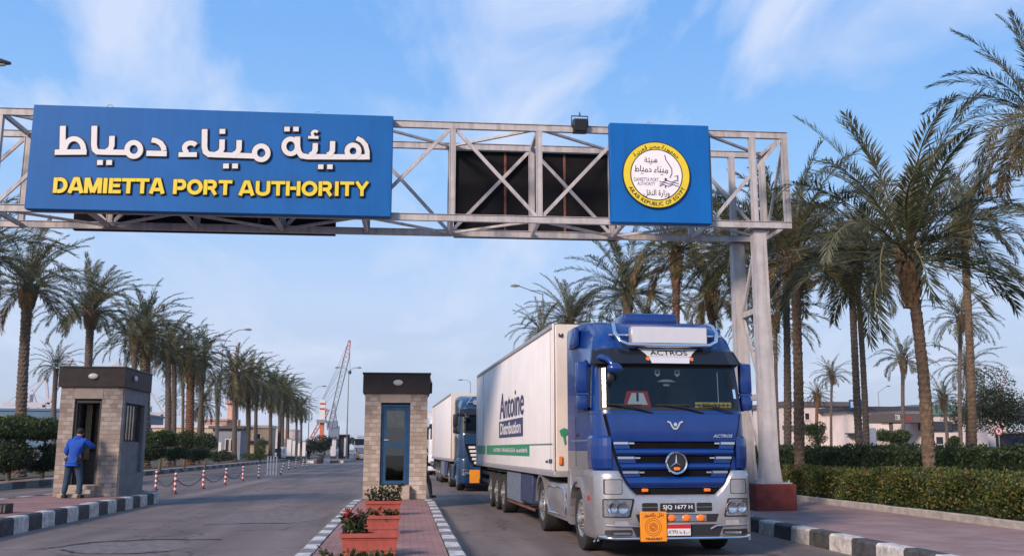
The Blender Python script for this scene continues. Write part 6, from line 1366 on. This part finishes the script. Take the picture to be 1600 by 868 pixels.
b = MB(); b.box(-4.2, 4.2, -3, 3, .6, 2.6); b.box(-5, -3.5, -4, 4, 0, .9); b.box(3.5, 5, -4, 4, 0, .9); b.build('carriage', 'crane_steel', t, smooth=0)
b = MB(); b.box(-1.7, 1.3, -1.6, 1.6, loc(502, 660).z, loc(502, 655).z); b.build('machine_house', 'crane_steel', t, smooth=0)
b = MB(); lattice(b, loc(514, 672), loc(541, 560), 1.2, 1.7, 14, .10); b.build('boom', 'crane_steel', t, smooth=0); b = MB(); lattice(b, loc(541, 560), loc(546.5, 531), 1.7, .6, 5, .10); b.build('boom_tip', 'crane_red', t, smooth=0)
b = MB()
for p, q in (((503, 626), (543, 545)), ((504, 627), (539, 566)), ((505, 630), (535, 585)), ((503, 625), (545, 533)), ((505, 634), (530, 604)), ((503, 628), (541, 556))): b.tube([loc(*p), loc(*q)], .05, 4)
b.tube([loc(546.5, 531), loc(546.8, 580)], .06, 4); b.build('cables', 'crane_steel', t, smooth=0); b = MB(); b.ell(loc(546.8, 581), (.5, .5, .7), 8, 6); b.build('hook_block', 'plastic_black', t)
b = MB(); lattice(b, loc(500, 660), loc(479, 697), 1, .6, 6, .12); lattice(b, loc(503, 660), loc(513, 638), 1, .7, 4, .12); b.build('stay_frame', 'crane_orange', t, smooth=0)
Y = 360; C0 = at(521, 701, Y); t = thing('harbour_crane', 'slim blue grey crane tower between the boom crane and the dark kiosk', 'crane', (C0.x, Y, 0))
b = MB(); b.box(-1.9, 1.9, -1.9, 1.9, 0, loc(521, 665).z); b.box(-2.6, 1.2, -2.2, 2.2, loc(521, 668).z, loc(521, 657).z); b.build('tower', 'crane_grey', t, smooth=0); b = MB(); lattice(b, loc(520, 657), loc(522, 630), 2.6, .6, 6, .16); b.build('mast', 'crane_grey', t, smooth=0); b = MB(); b.box(-4.5, 4.5, -3, 3, .0, 2.0); b.build('carriage', 'crane_grey', t, smooth=0)
def ship_crane(px, pyt, Y, flip, label, sc=1.0):
    C = at(px, 701, Y); H_ = C.z*0+at(px, pyt, Y).z; s_ = H_/62; t = thing('ship_to_shore_crane', label, 'crane', (C.x, Y, 0), 0, 'far container cranes in the haze'); f = flip
    b = MB()
    for x in (-10, 10):
        for y in (-9, 9): b.box((x-1.2)*s_, (x+1.2)*s_, (y-1)*s_, (y+1)*s_, 0, 38*s_)
    b.build('leg', 'crane_hazed', t, smooth=0); b = MB(); b.box(-11*s_, 11*s_, -10*s_, -8*s_, 10*s_, 13*s_); b.box(-11*s_, 11*s_, -10*s_, -8*s_, 36*s_, 40*s_); b.build('portal', 'crane_hazed', t, smooth=0)
    b = MB(); b.bar((-26*f*s_, 0, 39*s_), (14*f*s_, 0, 39*s_), 3*s_, 3*s_); b.bar((10*f*s_, 0, 39*s_), (26*f*s_, 0, 78*s_), 3*s_, 2.4*s_); b.build('boom', 'crane_hazed', t, smooth=0)
    b = MB(); b.bar((10*f*s_, 0, 38*s_), (6*f*s_, 0, 62*s_), 2*s_, 2*s_); b.bar((-10*f*s_, 0, 38*s_), (6*f*s_, 0, 62*s_), 1.5*s_, 1.5*s_); b.bar((6*f*s_, 0, 62*s_), (24*f*s_, 0, 74*s_), .7*s_, .7*s_); b.bar((6*f*s_, 0, 62*s_), (-24*f*s_, 0, 40*s_), .7*s_, .7*s_); b.build('frame', 'crane_hazed', t, smooth=0); b = MB(); b.box(-14*s_, -4*s_, -4*s_, 4*s_, 41*s_, 47*s_); b.build('machine_house', 'crane_hazed', t, smooth=0)
ship_crane(50, 588, 760, 1, 'faint far container crane left of the left booth, boom raised', 1)
ship_crane(74, 628, 980, -1, 'faint lower container crane touching the left booth, farther off')
ship_crane(8, 640, 1050, 1, 'faintest low container crane at the left edge above the warehouse')
ship_crane(238, 612, 820, -1, 'faint far container crane between the left booth and the thick trunk')
ship_crane(160, 565, 760, 1, 'far container crane hidden behind the left booth, its boom tip above the roof')
ship_crane(1545, 610, 760, 1, 'faint far crane tower behind the dark leafy tree on the right')

# ================================================================== AIR
HAZE = .00012
m = bpy.data.materials.new('haze'); m.use_nodes = True; nt_ = m.node_tree; nt_.nodes.clear(); o_ = nt_.nodes.new('ShaderNodeOutputMaterial'); pv = nt_.nodes.new('ShaderNodeVolumePrincipled')
pv.inputs['Color'].default_value = (.78, .87, 1, 1); pv.inputs['Density'].default_value = HAZE; pv.inputs['Anisotropy'].default_value = .3; nt_.links.new(pv.outputs[0], o_.inputs['Volume']); MATS['haze'] = m
b = MB(); b.box(-900, 1000, -60, 1150, -1.2, 112); hz = b.build('haze', 'haze', smooth=0); hz['kind'] = 'stuff'

# ================================================================== PEOPLE
def skin_body(joints, bones, name, mat, parent, sub=2):
    """joints: {key: (pos, radius)}; one continuous skinned surface, baked to a mesh"""
    keys = list(joints); me = bpy.data.meshes.new(name); me.from_pydata([joints[k][0] for k in keys], [(keys.index(a), keys.index(c)) for a, c in bones], []); o = bpy.data.objects.new(name, me); COL.objects.link(o)
    sk = o.modifiers.new('s', 'SKIN'); sk.use_smooth_shade = True; sv = me.skin_vertices[0].data
    for i, k in enumerate(keys): r = joints[k][1]; sv[i].radius = r if isinstance(r, tuple) else (r, r); sv[i].use_root = (i == 0)
    su = o.modifiers.new('u', 'SUBSURF'); su.levels = su.render_levels = sub
    dg = bpy.context.evaluated_depsgraph_get(); m2 = bpy.data.meshes.new_from_object(o.evaluated_get(dg)); m2.materials.clear(); m2.materials.append(MATS[mat]); bpy.data.objects.remove(o); m2.shade_smooth(); return link(name, m2, parent)
def hand(bm_, wrist, d, side, curl=.4, s=1.):
    """palm plus five finger chains added to a mesh builder"""
    d = Vector(d).normalized(); w_ = Vector(wrist); u = d.cross(Vector((0, 0, 1))); u = u.normalized() if u.length > .1 else Vector((1, 0, 0)); n = u.cross(d)
    bm_.tube([w_-d*.02, w_+d*.03, w_+d*.085*s], [.024, .036, .036], 8)
    for k, l in enumerate((.068, .08, .086, .078)):
        b0 = w_+d*.075*s+u*(k-1.5)*.021*s; p1 = b0+(d-n*curl*.3).normalized()*l*.5; p2 = p1+(d-n*curl).normalized()*l*.5; bm_.tube([b0, p1, p2], [.0105, .0095, .007], 6)
    b0 = w_+d*.02-u*side*.03; bm_.tube([b0, b0+(d-u*side*1.1).normalized()*.04, b0+(d-u*side*.7).normalized()*.075], [.013, .011, .008], 6)
def person(label, loc, rz, top, legs, H_=1.75, pose='stand', shirt=None, group=None):
    """built facing +y at the origin; scaled to H_"""
    t = thing('person', label, 'person', loc, rz, group); k = H_/1.75
    if pose == 'lean':
        J = dict(pel=((0, 0, .95), .15), sp=((0, .06, 1.15), .135), ch=((0, .12, 1.34), .145), nk=((0, .18, 1.50), .055), hd=((0, .23, 1.60), .085), tp=((0, .25, 1.72), .07),
                 ls=((-.19, .13, 1.40), .065), le=((-.27, .10, 1.14), .05), lw_=((-.20, .28, 1.02), .034), rs=((.19, .13, 1.41), .065), re=((.34, .26, 1.27), .05), rw=((.24, .47, 1.30), .034),
                 lh=((-.10, .0, .90), .105), lk=((-.15, .03, .50), .068), la=((-.17, -.05, .10), .045), lt=((-.18, .10, .04), .04), rh=((.10, 0, .90), .105), rk=((.17, .05, .50), .068), ra=((.22, -.03, .10), .045), rt=((.23, .12, .04), .04))
    elif pose == 'walk':
        J = dict(pel=((0, 0, .95), .14), sp=((0, .03, 1.15), .13), ch=((0, .05, 1.34), .14), nk=((0, .07, 1.50), .055), hd=((0, .09, 1.60), .085), tp=((0, .10, 1.71), .07),
                 ls=((-.19, .04, 1.40), .065), le=((-.24, .22, 1.18), .05), lw_=((-.22, .42, 1.10), .034), rs=((.19, .04, 1.40), .065), re=((.30, -.14, 1.18), .05), rw=((.34, -.30, .96), .034),
                 lh=((-.10, 0, .90), .105), lk=((-.11, -.02, .50), .066), la=((-.11, -.30, .16), .044), lt=((-.11, -.24, .05), .04), rh=((.10, 0, .90), .105), rk=((.11, .22, .52), .066), ra=((.11, .28, .10), .044), rt=((.11, .42, .04), .04))
    else:
        J = dict(pel=((0, 0, .95), .14), sp=((0, .01, 1.15), .13), ch=((0, .0, 1.34), .14), nk=((0, .0, 1.50), .055), hd=((0, .02, 1.60), .085), tp=((0, .02, 1.71), .07),
                 ls=((-.19, 0, 1.40), .065), le=((-.25, -.02, 1.12), .05), lw_=((-.26, .06, .87), .034), rs=((.19, 0, 1.40), .065), re=((.25, -.02, 1.12), .05), rw=((.26, .06, .87), .034),
                 lh=((-.10, 0, .90), .105), lk=((-.11, .02, .50), .066), la=((-.12, -.02, .10), .044), lt=((-.12, .12, .04), .04), rh=((.10, 0, .90), .105), rk=((.11, .02, .50), .066), ra=((.12, -.02, .10), .044), rt=((.12, .12, .04), .04))
    J = {a: (tuple(x*k for x in p), r*k) for a, (p, r) in J.items()}
    Bn = [('pel', 'sp'), ('sp', 'ch'), ('ch', 'nk'), ('nk', 'hd'), ('hd', 'tp'), ('ch', 'ls'), ('ls', 'le'), ('le', 'lw_'), ('ch', 'rs'), ('rs', 're'), ('re', 'rw'), ('pel', 'lh'), ('lh', 'lk'), ('lk', 'la'), ('la', 'lt'), ('pel', 'rh'), ('rh', 'rk'), ('rk', 'ra'), ('ra', 'rt')]
    body = skin_body(J, Bn, 'body', 'skin', t)
    # hands and face joined into the body surface
    b = MB()
    for e, w_, s in (('le', 'lw_', -1), ('re', 'rw', 1)): hand(b, J[w_][0], Vector(J[w_][0])-Vector(J[e][0]), s, .5, k)
    h = Vector(J['hd'][0]); b.ell(h+Vector((0, .095*k, -.005)), (.014*k, .02*k, .022*k), 6, 5)
    for s in (-1, 1): b.ell(h+Vector((s*.088*k, .0, .0)), (.012*k, .022*k, .03*k), 6, 5); b.ell(h+Vector((s*.032*k, .088*k, .025*k)), (.012*k, .008*k, .007*k), 6, 4)
    b.ell(h+Vector((0, .086*k, -.05*k)), (.025*k, .008*k, .007*k), 6, 4)
    bm = bmesh.new(); bm.from_mesh(body.data); m3 = bpy.data.meshes.new('x'); m3.from_pydata([tuple(v) for v in b.v], [], b.f); bm.from_mesh(m3); bm.to_mesh(body.data); bm.free(); bpy.data.meshes.remove(m3); body.data.shade_smooth()
    g = lambda kk, dr: {a: (J[a][0], J[a][1]+dr*k) for a in kk}
    up = g(['pel', 'sp', 'ch', 'ls', 'le', 'rs', 're'], .028); up['hem'] = (tuple(Vector(J['pel'][0])+Vector((0, -.01, -.10*k))), .165*k); up['pel'] = (J['pel'][0], .165*k)
    for a in ('le', 're'): up[a] = (up[a][0], up[a][1]+.004)
    for e, w_ in (('le', 'lw_'), ('re', 'rw')): p = Vector(J[e][0]).lerp(Vector(J[w_][0]), .9); up[w_] = (tuple(p), .046*k)
    up['nk'] = (tuple(Vector(J['ch'][0]).lerp(Vector(J['nk'][0]), .6)), .085*k)
    skin_body(up, [('pel', 'hem')]+[x for x in Bn if x[0] in up and x[1] in up], 'jacket', top, t)
    lo = g(['pel', 'lh', 'lk', 'rh', 'rk'], .02); lo['pel'] = (tuple(Vector(J['pel'][0])+Vector((0, 0, -.03*k))), .125*k)
    for a, c in (('la', 'lk'), ('ra', 'rk')): lo[a] = (tuple(Vector(J[a][0])+Vector((0, 0, -.02*k))), .066*k)
    skin_body(lo, [x for x in Bn if x[0] in lo and x[1] in lo], 'trousers', legs, t)
    for a, c in (('la', 'lt'), ('ra', 'rt')):
        b = MB(); p, q = Vector(J[a][0]), Vector(J[c][0]); p = Vector((p.x, p.y-.03*k, q.z)); b.tube([p, p.lerp(q, .5)+Vector((0, 0, .012)), q+(q-p).normalized()*.05*k], [.05*k, .052*k, .035*k], 8); b.build('shoe', 'shoe', t, smooth=60)
    b = MB(); hc = h.lerp(Vector(J['tp'][0]), .45)+Vector((0, -.012*k, .01)); b.ell(hc, (.094*k, .102*k, .098*k), 14, 10); b.v = [v for v in b.v]; hr = b.build('hair', 'hair', t, smooth=60)
    # hood at the back of the neck
    if pose == 'lean': b = MB(); n_ = Vector(J['nk'][0]); b.ell(n_+Vector((0, -.07*k, -.02*k)), (.115*k, .075*k, .085*k), 12, 8); b.build('hood', top, t, smooth=60)
    if shirt: b = MB(); c_ = Vector(J['sp'][0]); b.ell(c_+Vector((-.04, .10*k, .02)), (.09*k, .085*k, .22*k), 12, 8); b.build('shirt', shirt, t, smooth=60)
    return t
a = at(128, 778, 28.0); person('man in blue hooded top and jeans seen from behind at the left booth door', (-9.16, 27.95, LZ-.012), R(-8), 'hoodie_blue', 'jeans', 1.92, 'lean')
person('person in a dark jacket half hidden behind the right wall of the middle booth', (.62, 33.6, 0), R(-70), 'jacket_dark', 'trousers_grey', 1.72, 'walk', 'shirt_pale')
a = at(483, 716, 150); person('tiny far person standing by the far traffic island', (at(483, 701, 141).x, 141, 0), 0, 'jacket_dark', 'trousers_grey', 1.75, 'stand')

# low ribbed drain block on the left island, at the edge of the picture
d = _ray(2, 801); k = (LZ-CAM_H)/d.z; t = thing('drain_block', 'low dark ribbed block on the pink paving at the left edge of the photo', 'drain block', (d.x*k-.25, d.y*k, LZ-.012)); b = MB(); b.box(-.35, .35, 0, .35, 0, .2, b=.015); bd = b.build('body', 'chassis', t)
for i in range(9): b = MB(); b.box(-.31+i*.075, -.275+i*.075, -.02, -.001, .03, .17); b.build('rib', 'roof_band', bd, smooth=0)
